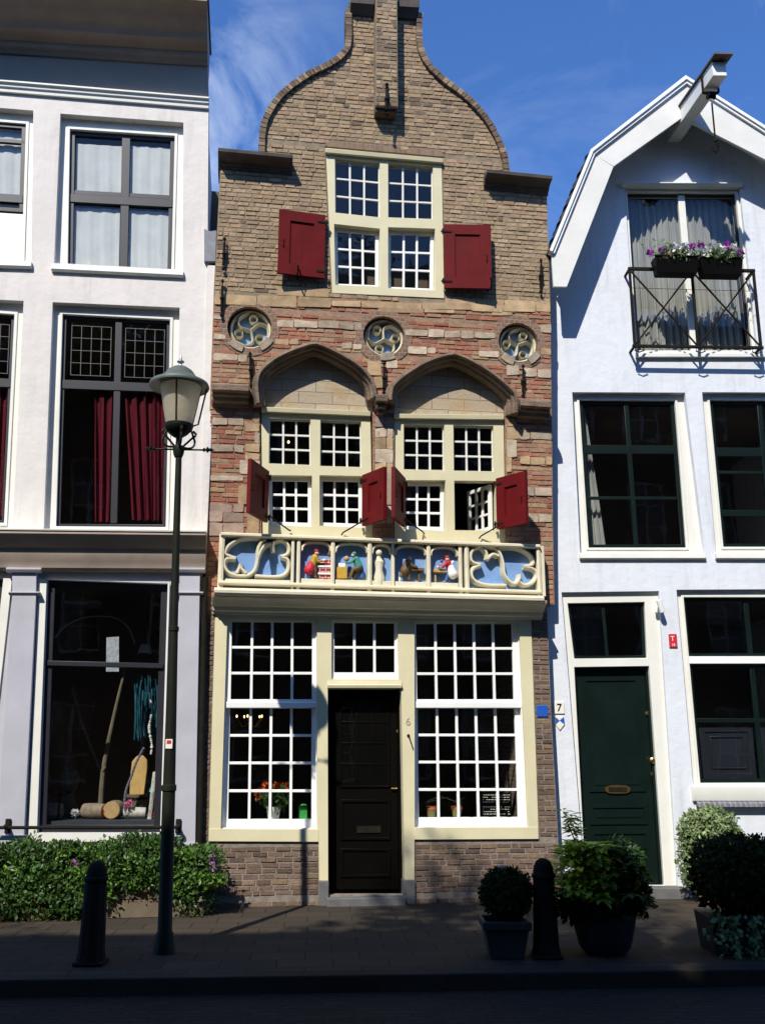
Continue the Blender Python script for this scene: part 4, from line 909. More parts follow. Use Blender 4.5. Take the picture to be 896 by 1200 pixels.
# barge line measured at the overhang, carried back to the wall
bo = [(645.8, 297), (693.5, 180), (802.3, 95.5), (899, 157), (968, 228), (1012, 330)]
bi = [(663.7, 336), (718.3, 195), (799, 137.5), (896, 187), (945, 240), (985, 338)]
BO = LP(FR, bo, DB); BI = LP(FR, bi, DB)
u0 = .0; atw = [(732.5, 413), (748, 413)]
oa = [(744.5, 412), (887, 412), (866, 216), (731, 216)]
r1 = [(679.5, 653), (826, 653), (802, 460), (670, 459.5)]; r2 = [(838.5, 653), (990, 654), (965, 460), (822, 459.5)]
dr_ = [(686, 1046), (794, 1046), (771.5, 692.5), (657.5, 694)]; rg = [(813, 936), (1000, 936), (975, 690), (792, 691)]
wallp = [(-.35, -.3), (RE, -.3), (RE, BO[-1][1] - .1)] + [(p[0], p[1] - .06) for p in BO[::-1][1:-1]] + [(BO[0][0] + .06, BO[0][1]), (BO[0][0] + .06, BI[0][1]), (-.35, BI[0][1] - .1)]
M_holes = [Q(FR, o) for o in (oa, r1, r2, dr_, rg)]
M_holes[3][0] = (M_holes[3][0][0], .05); M_holes[3][1] = (M_holes[3][1][0], .05)
mb = MB().mat(M_wallR); mb.wall(FR, wallp, M_holes, .3); mb.build('wall', rh, FR)
# barge boards with soffit
for k, (i0, i1) in enumerate(((0, 2), (2, 5))):
    pass
M_barge = pm('grey_white_barge_paint', (.66, .655, .61), .5, .05, 4, .06, .3, dirt=.12)
mb = MB().mat(M_barge)
n = len(BO)
for i in range(n - 1):
    q = [BI[i], BI[i + 1], BO[i + 1], BO[i]]
    if i == 0: q[0] = (BI[0][0], BI[0][1]); q[3] = (BI[0][0] - math.dist(BI[0], BI[0]) , BI[0][1])
    if i == 0: q = [BI[0], BI[1], BO[1], BO[0], (BO[0][0] + .005, BI[0][1])]
    mb.prism(FR, q, DB - .045, DB)
mb.build('barge_board', rh, FR, .004)
mb = MB().mat(M_white)
for off, dd0, dd1 in ((.0, -.05, .035), (.035, .0, .06)):
    mb.sweep(FR, BO, [(off - .035, DB - .06), (off - .035, DB + dd1), (off + .005, DB + dd1), (off + .005, DB - .06)])
mb.build('barge_moulding', rh, FR)
mb = MB().mat(M_cw); mb.sweep(FR, [(p[0], p[1]) for p in BO], [(-.06, 0), (-.06, DB - .046), (-.02, DB - .046), (-.02, 0)]); mb.build('soffit', rh, FR)
# tiled roof: rows of overlapping tiles on the four slopes
def slope(mb, a, b, dfront, dback, rows_h=.26):
    L = math.dist(a, b); nr = max(1, int(L / rows_h)); ax = Vector((b[0] - a[0], b[1] - a[1])) / L; nx = Vector((-ax.y, ax.x))
    nc = int((dfront - dback) / .24)
    for r in range(nr):
        p = Vector(a) + ax * (r * L / nr); q = Vector(a) + ax * ((r + 1) * L / nr + .05)
        for c in range(nc):
            dd0 = dfront - c * .24
            for s_ in range(4):
                e0, e1 = dd0 - s_ * .06, dd0 - (s_ + 1) * .06; h0, h1 = [.02 + .03 * abs(math.sin(t * math.pi / 4)) for t in (s_, s_ + 1)]
                P_ = lambda pt, h, d: FR.P(pt.x + nx.x * h, pt.y + nx.y * h, d)
                mb.add([P_(p, h0 + .035, e0), P_(p, h1 + .035, e1), P_(q, h1, e1), P_(q, h0, e0), P_(p, 0, e0), P_(p, 0, e1)], [(0, 1, 2, 3), (4, 5, 1, 0)])
mb = MB().mat(M_tile); slope(mb, BO[0], BO[1], DB - .06, -3.2); slope(mb, BO[1], BO[2], DB - .06, -3.2); mb.build('roof', rh, FR)
mb = MB().mat(M_tile); mb.prism(FR, [(p[0], p[1] - .03) for p in BO] + [(RE, BO[-1][1] - .2), (BO[0][0] + .1, BO[0][1] - .2)], -7, -.302); mb.build('roof_body', rh, FR)
# hoist beam
rt = FR.px(799, 150, 0); tip = FR.px(845, 97, 1.28)
mb = MB().mat(M_cw)
bu = FR.px(800, 125, DB)[0]; hv = FR.px(800, 128, DB)[1]; et = FR.px(846, 92, 1.3)
bw_ = .09
mb.hull8([FR.P(bu - bw_, hv - .20, 0), FR.P(bu + bw_, hv - .20, 0), FR.P(bu + bw_, hv + .05, 0), FR.P(bu - bw_, hv + .05, 0)],
         [FR.P(bu - bw_ + .14, hv - .20, 1.40), FR.P(bu + bw_ + .14, hv - .20, 1.40), FR.P(bu + bw_ + .14, hv + .01, 1.40), FR.P(bu - bw_ + .14, hv + .01, 1.40)])
hbm = mb.build('hoist_beam', rh, FR, .008)
mb = MB().mat(M_lead); e0, e1 = bw_ + .03, .04
mb.hull8([FR.P(bu - e0 + e1, hv + .042, DB - .1), FR.P(bu + e0 + e1, hv + .042, DB - .1), FR.P(bu + e0 + e1, hv + .065, DB - .1), FR.P(bu - e0 + e1, hv + .065, DB - .1)], [FR.P(bu - e0 + .155, hv + .012, 1.54), FR.P(bu + e0 + .155, hv + .012, 1.54), FR.P(bu + e0 + .155, hv + .035, 1.54), FR.P(bu - e0 + .155, hv + .035, 1.54)]); mb.build('beam_cover', hbm, FR)
bu += .11; hv -= .03
mb = MB().mat(M_iron)
for s_ in (-1, 1): mb.box(FR, bu + s_ * (bw_ + .012) - .008, bu + s_ * (bw_ + .012) + .008, hv - .22, hv + .03, 1.12, 1.16)
mb.box(FR, bu - .1, bu + .1, hv - .235, hv - .215, 1.12, 1.16); mb.lathe(FR.P(bu - .05, hv - .27, 1.14), [(0, 0), (.05, .0), (.035, .03), (.035, .07), (.05, .1), (0, .1)], 14, FR.a)
mb.build('pulley', hbm, FR)
mb = MB().mat(M_iron); t0 = FR.P(bu, hv - .38, 1.14); zz = lambda z: t0 + Vector((0, 0, z))
mb.tube([zz(0), zz(-.55)], .012, 6); mb.tube([zz(-.55), zz(-.60), zz(-.64) + FR.a * .03, zz(-.70) + FR.a * .025, zz(-.725), zz(-.70) - FR.a * .035, zz(-.66) - FR.a * .045], .014, 6); mb.ball(zz(-.56), .025); mb.build('hook', hbm, FR)
# attic french window, curtains, railing
def rwin(o, inner, d, name='window', ro=0.0, sillw=.0):
    q = Q(FR, o); qi = Q(FR, inner, d); qo = [(q[0][0] - .03, q[0][1] - .02), (q[1][0] + .03, q[1][1] - .02), (q[2][0] + .03, q[2][1] + .02), (q[3][0] - .03, q[3][1] + .02)]
    mb = MB().mat(M_cw); mb.ring(FR, qo, qi, d - .16, d); mb.ring(FR, inset(qi, -.03), qi, d, d + .016); return mb.build(name, rh, FR, .004), qi
def rsash(w, q, wd, d, m, bars=(), F=None):
    F = F or FR
    mb = MB().mat(m); mb.ring(F, q, inset(q, wd), d - .05, d)
    for i, (s0, s1, t0, t1) in enumerate(bars): mb.prism(F, sub(q, s0, s1, t0, t1), d - .046, d - .004 - .002 * i)
    s_ = mb.build('frame', w, F, .003); mb = MB().mat(GLASS); mb.pane(F, inset(q, wd * .5), d - .03); mb.build('pane', w, F); return s_
w, qi = rwin(oa, [(746, 411), (881, 411), (861, 226), (734, 225.5)], -.06)
rsash(w, qi, .025, -.10, M_blk2); mb = MB().mat(M_cw); mb.prism(FR, sub(qi, .475, .535, .0, .99), -.15, -.09); mb.build('mullion', w, FR, .003)
curtain(FR, w, sub(qi, .02, .52, .0, .99), -.26, M_gyc, 8, .035, 'sheer_curtain', 21); curtain(FR, w, sub(qi, .55, .99, .0, .99), -.26, M_gyc, 7, .04, 'sheer_curtain', 22)
mb = MB().mat(M_cw); mb.mould(FR, FR.px(728, 217, .06), FR.px(870, 217.5, .06), [(0, -.05), (0, .04), (.03, .07), (.045, .07), (.05, -.05)]); mb.build('drip_board', w, FR, .003)
mb = MB().mat(M_cw); mb.mould(FR, FR.px(745, 418, .05), FR.px(897, 418, .05), [(0, -.1), (0, .05), (.05, .05), (.06, -.1)]); mb.build('sill', w, FR, .003)
mb = MB().mat(M_iron)
D = .22
tl, tr_, bl_, bR = FR.px(736.7, 315, D), FR.px(881, 315, D), FR.px(743.5, 405.5, D), FR.px(891.5, 405.5, D)
um_ = (tl[0] + tr_[0]) / 2; uL_ = (tl[0] + bl_[0]) / 2; uR_ = (tr_[0] + bR[0]) / 2; vt, vb = tl[1], bl_[1]; um_ = (uL_ + uR_) / 2
mb.box(FR, uL_ - .02, uR_ + .02, vt - .02, vt + .02, D - .02, D + .02); mb.box(FR, uL_ - .03, uR_ + .03, vb - .018, vb + .018, D - .018, D + .018)
for u in (uL_, um_, uR_): mb.box(FR, u - .016, u + .016, vb + .019, vt - .021, D - .016, D + .016)
for a, b in ((uL_, um_), (um_, uR_)):
    mb.tube([FR.P(a + .01, vt - .03, D + .002), FR.P(b - .01, vb + .02, D + .002)], .013, 6); mb.tube([FR.P(b - .01, vt - .03, D - .006), FR.P(a + .01, vb + .02, D - .006)], .013, 6)
for u in (uL_, uR_):
    for v in (vt, vb): mb.box(FR, u - .014, u + .014, v - .014, v + .014, -.02, D - .021)
for u in (uL_ + .06, um_ + .03, uR_ - .06): mb.tube([FR.P(u - .05, vb - .02, D), FR.P(u - .06, vb - .06, D), FR.P(u, vb - .085, D), FR.P(u + .06, vb - .06, D), FR.P(u + .05, vb - .02, D)], .009, 6)
mb.tube([FR.P(uL_, vt - .28, D), FR.P(uR_, vt - .30, D)], .004, 5)
mb.build('balcony_railing', rh, FR, .003)
# first-floor windows
w, qi = rwin(r1, [(689, 642), (803.5, 642), (790, 469.5), (678, 469)], -.09)
rsash(w, qi, .05, -.12, M_dkgreen, ((.475, .52, .0, 1), (.01, .99, .635, .695), (.02, .98, .325, .345)))
mb = MB().mat(M_whc); curtain(FR, w, [bil(qi, .04, .03), bil(qi, .22, .03), bil(qi, .10, .98), bil(qi, .03, .98)], -.3, M_gyc, 3, .02, 'curtain', 31)
w, qi = rwin(r2, [(846.5, 641), (965, 641), (950, 469.5), (830.5, 469)], -.09)
rsash(w, qi, .05, -.12, M_dkgreen, ((.475, .52, .0, 1), (.01, .99, .615, .675), (.02, .98, .495, .515), (.02, .98, .21, .25)))
for a, b in (((679, 655), (826.5, 655)), ((838.5, 655), (1000, 655.5))):
    mb = MB().mat(M_cw); mb.mould(FR, FR.px(*a, .04), FR.px(*b, .04), [(0, -.1), (0, .04), (.012, .05), (.07, .045), (.08, .02), (.09, -.1)]); mb.build('sill', rh, FR, .004)
# door
q = M_holes[3]; dd = -.05
mb = MB().mat(M_cw)
plate = LP(FR, [(661, 701), (768, 699), (792, 1036), (780, 1036), (757.8, 706), (664.7, 707), (687, 1036), (681, 1036)], dd)
outer_ = [(q[0][0] - .03, .05), (q[1][0] + .03, .05), (q[2][0] + .03, q[2][1] + .02), (q[3][0] - .03, q[3][1] + .02)]
lt = Q(FR, [(672.5, 771.8), (757.8, 771), (754.8, 705.5), (664.7, 707)], dd); ld = Q(FR, [(686, 1034), (777.7, 1034), (760, 780.5), (672.5, 781.8)], dd)
ld[0] = (ld[0][0], .12); ld[1] = (ld[1][0], .12)
mb.wall(FR, outer_, [lt, ld], .16, dd); dfm = mb.build('door_frame', rh, FR, .005)
rsash(dfm, lt, .035, dd - .05, M_dkgreen, ((.45, .49, 0, 1),))
mb = MB().mat(M_dkgreen); mb.ring(FR, ld, inset(ld, .03, .03, 0, .03), -.17, -.11); lq = inset(ld, .032, .032, .0, .032); mb.prism(FR, lq, -.19, -.15)
for t0_, t1_ in ((.05, .24), (.27, .36), (.42, .96)):
    s_ = sub(lq, .10, .90, t0_, t1_); mb.ring(FR, s_, inset(s_, .035), -.15, -.135); mb.prism(FR, inset(s_, .08), -.149, -.141)
rd = mb.build('door', rh, FR, .003)
mb = MB().mat(M_brass); c = FR.px(723, 925, -.14); mb.prism(FR, [(c[0] + .155 * math.copysign(abs(math.cos(t)) ** .5, math.cos(t)), c[1] + .05 * math.sin(t)) for t in [k * .2618 for k in range(24)]], -.135, -.128)
mb.mat(M_iron); mb.box(FR, c[0] - .11, c[0] + .11, c[1] - .025, c[1] + .025, -.127, -.122); mb.build('letter_slot', rd, FR)
mb = MB().mat(M_brass); c = FR.W(763.5, 891, -.12); mb.lathe(c - FR.n * .03, [(.02, 0), (.015, .03), (.035, .045), (.04, .07), (.02, .085), (0, .085)], 16, FR.n); mb.build('knob', rd, FR)
for x, y in ((757.5, 836), (764, 907)): mb = MB().mat(M_brass); mb.lathe(FR.W(x, y, -.14), [(0, 0), (.025, .0), (.025, .01), (0, .012)], 14, FR.n); mb.build('lock', rd, FR)
mb = MB().mat(M_step); a = FR.px(748, 1034, .1)
mb.box(FR, q[0][0] - .06, q[1][0] + .05, -.02, .118, -.3, .16); mb.build('doorstep', rh, FR, .012)
# ground-floor window
w, qi = rwin(rg, [(819.5, 917.5), (985, 917), (962, 700), (800, 700)], -.07, 'window')
ql = sub(qi, 0, 1, 0, .632); qu = sub(qi, 0, 1, .672, 1)
mb = MB().mat(M_white); mb.prism(FR, sub(qi, -.01, 1.01, .632, .672), -.16, -.06); mb.build('transom_rail', w, FR, .004)
rsash(w, ql, .045, -.11, M_dkgreen, ((.44, .475, 0, 1), (.02, .98, .50, .535))); rsash(w, qu, .04, -.11, M_dkgreen, ((.44, .475, 0, 1),))
mb = MB().mat(M_blk2)
for s0, s1 in ((.05, .43), (.49, .9)):
    z = sub(ql, s0, s1, .03, .47); mb.ring(FR, z, inset(z, .07), -.2, -.17); mb.prism(FR, inset(z, .069), -.2, -.185); mb.ring(FR, inset(z, .12), inset(z, .135), -.185, -.17)
mb.build('inner_shutter', w, FR, .004)
mb = MB().mat(M_cw); mb.mould(FR, FR.px(812, 939, .05), FR.px(1005, 939, .05), [(0, -.1), (0, .04), (.02, .05), (.17, .045), (.185, .01), (.19, -.1)]); mb.build('sill', w, FR, .004)
M_sillb = brickmat('grey_sill_bricks', (.20, .20, .24), (.14, .14, .17), (.3, .3, .3), rh=.5, bw=.062, ms=.012, off=0)
mb = MB().mat(M_sillb); mb.mould(FR, FR.px(818, 946, .09), FR.px(1005, 946, .09), [(0, -.02), (0, .09), (.045, .085), (.07, .02), (.07, -.02)]); mb.build('brick_sill', w, FR, .006)
# security lamp above the door, bell button
mb = MB().mat(M_white); c = FR.px(770, 713, .03); mb.box(FR, c[0] - .03, c[0] + .03, c[1] - .05, c[1] + .03, .0, .03); mb.tube([FR.P(c[0], c[1] - .02, .03), FR.P(c[0] + .02, c[1], .10)], .015, 8); mb.tube([FR.P(c[0] + .035, c[1] - .06, .10), FR.P(c[0] - .01, c[1] + .09, .12)], .035, 12); mb.build('door_lamp', rh, FR, .004)
mb = MB().mat(M_black); c = FR.px(669.5, 861, -.03); mb.box(FR, c[0] - .018, c[0] + .018, c[1] - .04, c[1] + .04, dd, -.03); mb.build('bell_button', rh, FR, .005)
# grey plinth strip
mb = MB().mat(pm('grey_plinth_paint', (.25, .26, .28), .8, .1, 4, .2)); mb.box(FR, -.3, q[0][0] - .07, -.02, .28, -.01, .02); mb.box(FR, q[1][0] + .06, RE, -.02, .28, -.01, .02); mb.build('plinth', rh, FR, .004)
mb = MB().mat(M_int)
for z in (-.05, 3.7, 6.3): mb.box(FR, .1, RE - .25, z - .12, z + .12, -6.6, -.34)
mb.box(FR, .1, RE - .25, .1, 7.9, -3.2, -3.1); mb.build('interior', rh, FR)
mb = MB().mat(M_wallR); mb.box(FR, -.1, .08, -.3, BO[0][1] - .3, -7, -.302); mb.box(FR, RE - .24, RE, -.3, BO[0][1] - .3, -7, -.302); mb.box(FR, .08, RE - .24, -.3, BO[0][1] - .3, -7, -6.8); mb.build('side_walls', rh, FR)

# ------------------------------------------------------------------ small signs (things fixed to the walls)
def plate(name, F, q, d, m, label, cat):
    c = F.P((q[0][0] + q[2][0]) / 2, (q[0][1] + q[2][1]) / 2, d)
    mb = MB().mat(m); mb.prism(F, q, d, d + .014); o = mb.build(name, None, F, .004, origin=c); tag(o, label, cat); return o
M_bsign = pm('enamel_blue', (.02, .09, .42), .3, .1, 5, .03); M_enw = pm('enamel_white', (.72, .70, .62), .35, .05, 5, .03); M_enr = pm('enamel_red', (.5, .03, .04), .35, .08, 5, .03)
plate('blue_sign', FC, Q(FC, [(628.5, 840), (641.5, 840), (641, 826.5), (628, 826.5)]), .002, M_bsign, 'small blank blue enamel plate on the brick pier right of the multi-paned window', 'sign')
ns = plate('house_number_sign', FR, Q(FR, [(649, 836.5), (661, 836.5), (660.3, 822.5), (648.5, 822.5)]), .002, M_enw, 'small square cream sign reading 7 left of the green door', 'sign')
c = FR.px(654.8, 829.5, .02); mb = text_mb('7', FR, c[0], c[1], .13, .018, M_black); mb.build('number', ns, FR)
sh_ = LP(FR, [(650, 840), (660, 840), (661, 849), (655.5, 856), (650.5, 849)], .01)
es = plate('monument_shield', FR, sh_, .002, M_enw, 'little blue and white monument shield below the number 7 sign', 'sign')
mb = MB().mat(M_bsign); m_ = LP(FR, [(655.2, 844.5)], .018)[0]
mb.prism(FR, [sh_[0], ((sh_[0][0] * .97 + m_[0] * .03), sh_[0][1]), m_, (sh_[4][0], sh_[4][1])], .0165, .019); mb.prism(FR, [(sh_[1][0], sh_[1][1]), sh_[2], m_], .0165, .019); mb.build('blue_fields', es, FR)
rs = plate('red_sign', FR, Q(FR, [(783.5, 759), (793, 759), (791.8, 743), (782.3, 743)]), .002, M_enr, 'small red plate with white T between the green door and the ground floor window', 'sign')
c = FR.px(787.5, 749.5, .02); mb = text_mb('T', FR, c[0], c[1] + .01, .085, .018, M_white); c2 = FR.px(788.4, 755.8, .02); text_mb('18', FR, c2[0], c2[1], .045, .018, M_white, mb); mb.build('lettering', rs, FR)

# ------------------------------------------------------------------ flower boxes on the balcony
def stems(mb, c, ex, ey, n, h, m, r=.004):
    mb.mat(m)
def leafcloud(mb, c, rx, ry, rz, n, L, m, F=WORLD, shell=.35, up=.3, rnd=random, squ=0, cut=None):
    """leaves scattered through an ellipsoid, densest near its outside"""
    mb.mat(m); c = Vector(c); k = 0
    while k < n:
        v = Vector((rnd.gauss(0, 1), rnd.gauss(0, 1), rnd.gauss(0, 1))).normalized()
        if squ:
            mxx = max(abs(v.x), abs(v.y), abs(v.z)); v = v * (1 - squ) + v / mxx * squ
        rr = 1 - shell * rnd.random() ** 1.5; rr *= 1 + rnd.uniform(-.06, .10)
        p = c + F.a * v.x * rx * rr - F.n * v.y * ry * rr + F.w * v.z * rz * rr
        if cut and not cut(p): k += 1; continue
        nn = (F.a * v.x / rx - F.n * v.y / ry + F.w * v.z / rz).normalized()
        d = Vector((rnd.gauss(0, 1), rnd.gauss(0, 1), rnd.gauss(0, 1))).normalized() * .9 + nn * .5 + Vector((0, 0, up))
        s_ = L * rnd.uniform(.5, 1.5); mb.leaf(p, d, nn + Vector((rnd.uniform(-.5, .5),) * 1 + (rnd.uniform(-.5, .5), rnd.uniform(-.3, .6))), s_, s_ * .5); k += 1
def petals(mb, c, r, m, n=7):
    mb.mat(m); c = Vector(c)
    for i in range(n):
        v = Vector((random.gauss(0, 1), random.gauss(0, 1) - .4, random.gauss(0, 1) + .3)).normalized(); mb.leaf(c + v * r * .2, v + Vector((0, 0, .1)), v.orthogonal(), r, r * .9)
flab = ['flower box with purple and white flowers on the left half of the balcony rail', 'flower box with mostly white flowers on the right half of the balcony rail']
for i, (x0, x1, y0, y1) in enumerate(((766, 815.5, 304, 322), (819, 867, 306, 324))):
    a = FR.px(x0, y1, D + .14); b = FR.px(x1, y0, D + .14); base = FR.P((a[0] + b[0]) / 2, a[1], D + .12)
    t = thing('flower_box', flab[i], 'flower box', base, 'flower boxes hung on the balcony railing')
    mb = MB().mat(M_black); w_ = b[0] - a[0]; h_ = b[1] - a[1]; s_ = .03
    mb.hull8([FR.P(a[0] + s_, a[1], D + .05), FR.P(b[0] - s_, a[1], D + .05), FR.P(b[0] - s_, a[1], D + .20), FR.P(a[0] + s_, a[1], D + .20)],
             [FR.P(a[0], b[1], D + .03), FR.P(b[0], b[1], D + .03), FR.P(b[0], b[1], D + .23), FR.P(a[0], b[1], D + .23)])
    mb.box(FR, a[0] - .01, b[0] + .01, b[1] - .012, b[1] + .008, D + .225, D + .24); mb.build('box', t, FR, .006)
    mb = MB(); leafcloud(mb, FR.P((a[0] + b[0]) / 2, b[1] + .06, D + .13), w_ * .52, .13, .12, 420, .05, M_leaf, FR, .8)
    leafcloud(mb, FR.P((a[0] + b[0]) / 2, b[1] + .02, D + .2), w_ * .5, .08, .10, 160, .05, M_leafv, FR, .8)
    for q_ in range(5): p = FR.P(random.uniform(a[0] - .12, b[0]), b[1] + .05, D + .13); mb.mat(M_leafv); mb.tube([p, p + Vector((random.uniform(-.08, .05), -.03, .12)), p + Vector((random.uniform(-.2, .1), -.03, .22))], .003, 4); leafcloud(mb, p + Vector((-.02, -.03, .15)), .05, .04, .08, 14, .03, M_leafv)
    mb.build('foliage', t, FR)
    mb = MB()
    for x, y, m in (((776, 294, M_purple), (796, 291, M_wpet), (803, 289, M_wpet), (809, 290, M_purple), (761, 296, M_purple), (790, 291, M_wpet), (783, 298, M_pinkp)) if i == 0 else
                    ((834, 289, M_wpet), (841, 292, M_wpet), (851, 287, M_purple), (858, 292, M_wpet), (864, 297, M_wpet), (826, 296, M_wpet), (820, 287, M_purple), (846, 293, M_wpet), (867, 297, M_purple))):
        for _ in range(3): petals(mb, FR.W(x + random.uniform(-2, 2), y + random.uniform(-2, 2), D + .20 + random.uniform(-.04, .05)), .06 if m is M_wpet else .045, m)
    mb.build('flowers', t, FR)

# ------------------------------------------------------------------ things seen inside the windows
def lathe_thing(name, label, cat, base, prof, m, seg=20, group=None, ax=None):
    mb = MB().mat(m); mb.lathe(base, prof, seg, ax); o = mb.build(name, None, WORLD, 0, origin=base); tag(o, label, cat, group); return o
DS = -.32
b_ = FC.px(320.5, 961, DS); wz = FC.px(320, 962, -.2)[1] - .01
# window sills inside
for par, x0, x1, yy_ in ((w1, 259, 372, 962), (w2, 486, 618, 960)):
    mb = MB().mat(M_white); a = FC.px(x0, yy_, -.2); b = FC.px(x1, yy_, -.2); mb.box(FC, a[0], b[0], a[1] - .04, a[1] - .005, -.6, -.15); mb.build('inner_sill', par, FC, .004)
z0 = FC.px(320, 962, -.2)[1]
u = FC.px(320.5, 950, DS)[0]; base = FC.P(u, z0, DS)
t = thing('potted_plant', 'white pot with orange flowers behind the left multi-paned window', 'potted plant', base)
mb = MB().mat(M_cw); mb.lathe(base, [(.055, 0), (.06, .01), (.085, .15), (.08, .15), (.078, .12), (0, .12)], 20); mb.build('pot', t)
mb = MB(); leafcloud(mb, base + Vector((0, 0, .25)), .20, .12, .13, 260, .08, M_leaf, WORLD, .8); mb.build('foliage', t)
mb = MB()
for x, y in ((312, 920), (318, 921), (325, 921), (331, 922), (338, 921), (304, 927), (303, 932), (322, 923), (335, 924)):
    for _ in range(3): petals(mb, FC.W(x + random.uniform(-2, 2), y + random.uniform(-1, 2), DS + random.uniform(-.06, .08)), .045, M_orange)
mb.build('flowers', t)
a = FC.px(350, 959, DS); b = FC.px(360, 941, DS)
mb = MB().mat(pm('green_canister_paint', (.04, .30, .06), .4, .1, 6, .05)); bc = FC.P((a[0] + b[0]) / 2, z0, DS); mb.box(FC, a[0], b[0], z0, z0 + .15, DS - .05, DS + .05); mb.lathe(bc + Vector((0, 0, .148)), [(.045, 0), (.045, .02), (.02, .03), (0, .03)], 14)
tag(mb.build('canister', None, FC, .008, origin=bc), 'green tin canister beside the orange flowers', 'canister')
for x, lab in ((505.5, 'terracotta pot with green base, left one of the two behind the right window'), (535, 'terracotta pot with bare twigs, right one of the two behind the right window')):
    u = FC.px(x, 955, DS)[0]; z1_ = FC.px(500, 960, -.2)[1]; base = FC.P(u, z1_, DS); t = thing('flower_pot', lab, 'flower pot', base, 'terracotta pots on the window sill')
    mb = MB().mat(M_olive); mb.lathe(base, [(.045, 0), (.055, .08), (.0, .08)], 18); mb.mat(M_terra); mb.lathe(base + Vector((0, 0, .081)), [(.056, 0), (.058, .02), (.066, .02), (.066, .055), (.058, .055), (.055, .03), (0, .03)], 18); mb.build('pot', t)
    mb = MB().mat(M_bark)
    for k in range(4 if x > 520 else 2): mb.tube([base + Vector((0, 0, .1)), base + Vector((random.uniform(-.08, .08), random.uniform(-.03, .03), .18)), base + Vector((random.uniform(-.24, .2), random.uniform(-.05, .05), .24))], .003, 4)
    mb.build('twigs', t)
q = Q(FC, [(563, 957), (599, 957), (599, 929), (563, 929)], -.26)
bc = FC.P((q[0][0] + q[1][0]) / 2, q[0][1], -.26); nb = thing('notice_board', 'small black notice board with rows of white writing behind the right window', 'notice board', bc)
mb = MB().mat(M_black); mb.prism(FC, q, -.275, -.26); mb.build('board', nb, FC)
mb = MB().mat(M_enw)
for r_ in range(9):
    if r_ == 4: continue
    s = .06
    while s < .9:
        l_ = random.uniform(.03, .10)
        if random.random() < .85: z = sub(q, s, min(s + l_, .95), .92 - r_ * .1 - .022, .92 - r_ * .1); mb.prism(FC, z, -.259, -.257)
        s += l_ + .025
mb.build('writing', nb, FC)
# chandelier
c0 = FC.px(293, 839.5, -2.2); base = FC.P(c0[0], 3.4, -2.2)
ch = thing('chandelier', 'brass chandelier glowing in the dark room behind the left window', 'chandelier', base)
mb = MB().mat(M_brass); mb.tube([base, FC.P(c0[0], c0[1] - .08, -2.2)], .008, 6); mb.ball(FC.P(c0[0], c0[1] - .12, -2.2), .05)
M_bulb = emat('lit_bulb', (1, .6, .25), 3.5)
tips = []
for k in range(5):
    a = k * 1.2566 + .5; e = FC.P(c0[0] + .18 * math.cos(a), c0[1] - .02, -2.2 + .18 * math.sin(a)); tips.append(e)
    mb.tube([FC.P(c0[0], c0[1] - .12, -2.2), FC.P(c0[0] + .1 * math.cos(a), c0[1] - .14, -2.2 + .1 * math.sin(a)), e], .007, 6)
mb.build('arms', ch)
for e in tips: mb = MB().mat(M_bulb); mb.ball(e + Vector((0, 0, .02)), .011, .011, .02, 8, 6); mb.build('bulb', ch)
c0 = FU.px(338, 518, -1.2); p = FU.P(c0[0], c0[1], -1.2)
pl = thing('pendant_lamp', 'single lit bulb hanging in the room behind the upper left casement', 'lamp', p + Vector((0, 0, .5)))
mb = MB().mat(M_iron); mb.tube([p + Vector((0, 0, .5)), p + Vector((0, 0, .04))], .005, 6); mb.build('cord', pl)
mb = MB().mat(M_bulb); mb.ball(p, .016, .016, .02, 10, 8); mb.build('bulb', pl)
# shop display
DD = -.5
def sp_(x, y, d=DD): return FL.W(x, y, d)
M_logb = pm('log_bark', (.22, .17, .12), .95, .3, 14, .6); M_loge = pm('log_end', (.42, .27, .12), .8, .15, 25, .2); M_birch = pm('birch_bark', (.45, .42, .38), .9, .35, 16, .3)
def log(c, axis, L, r, mb_, me_, lab):
    mb = MB().mat(mb_); axis = axis.normalized(); c = Vector(c); e = [c - axis * L / 2, c + axis * L / 2]
    mb.tube([e[0], c, e[1]], [r, r * 1.05, r * .97], 18); mb.mat(me_)
    for k, s_ in ((0, -1), (1, 1)): mb.lathe(e[k] + axis * s_ * .001, [(0, 0), (r * .93, 0), (r * .9, .004), (0, .004)], 18, axis * s_)
    o = mb.build('log', None, WORLD, .0, origin=c); tag(o, lab, 'log', 'logs in the shop display'); return o
fz_ = lambda x, y, r, d=DD: Vector((FL.P(*FL.px(x, y, d), d).x, FL.P(*FL.px(x, y, d), d).y, sz + r))
log(fz_(111, 950, .085), FL.a + FL.n * .5, .26, .085, M_logb, M_loge, 'brown bark log lying left of the round cut log end in the shop window')
log(fz_(134, 948, .10), FL.n * 1 - FL.a * .15, .22, .10, M_logb, M_loge, 'log with its pale round cut end facing the street in the shop window')
log(fz_(158, 952, .062), FL.a, .24, .062, M_birch, M_birch, 'white birch log lying in front of the wooden bucket')
c = fz_(160, 935, 0, -.75); bt = thing('bucket', 'weathered wooden bucket behind the birch log', 'bucket', c)
mb = MB().mat(M_wood); mb.lathe(c, [(.10, 0), (.115, .05), (.125, .26), (.115, .26), (.105, .05), (0, .05)], 22); mb.build('staves', bt)
mb = MB().mat(M_iron)
for z in (.05, .2): mb.lathe(c + Vector((0, 0, z)), [(.117 + z * .05, 0), (.121 + z * .05, 0), (.122 + z * .05, .025), (.117 + z * .05, .025)], 22)
mb.build('hoop', bt)
c = c + Vector((0, 0, .07)); M_plank = pm('split_plank', (.50, .31, .11), .7, .15, 9, .2)
mb = MB().mat(M_plank); S = Fr(c, R(8), R(-4)); w_ = .075
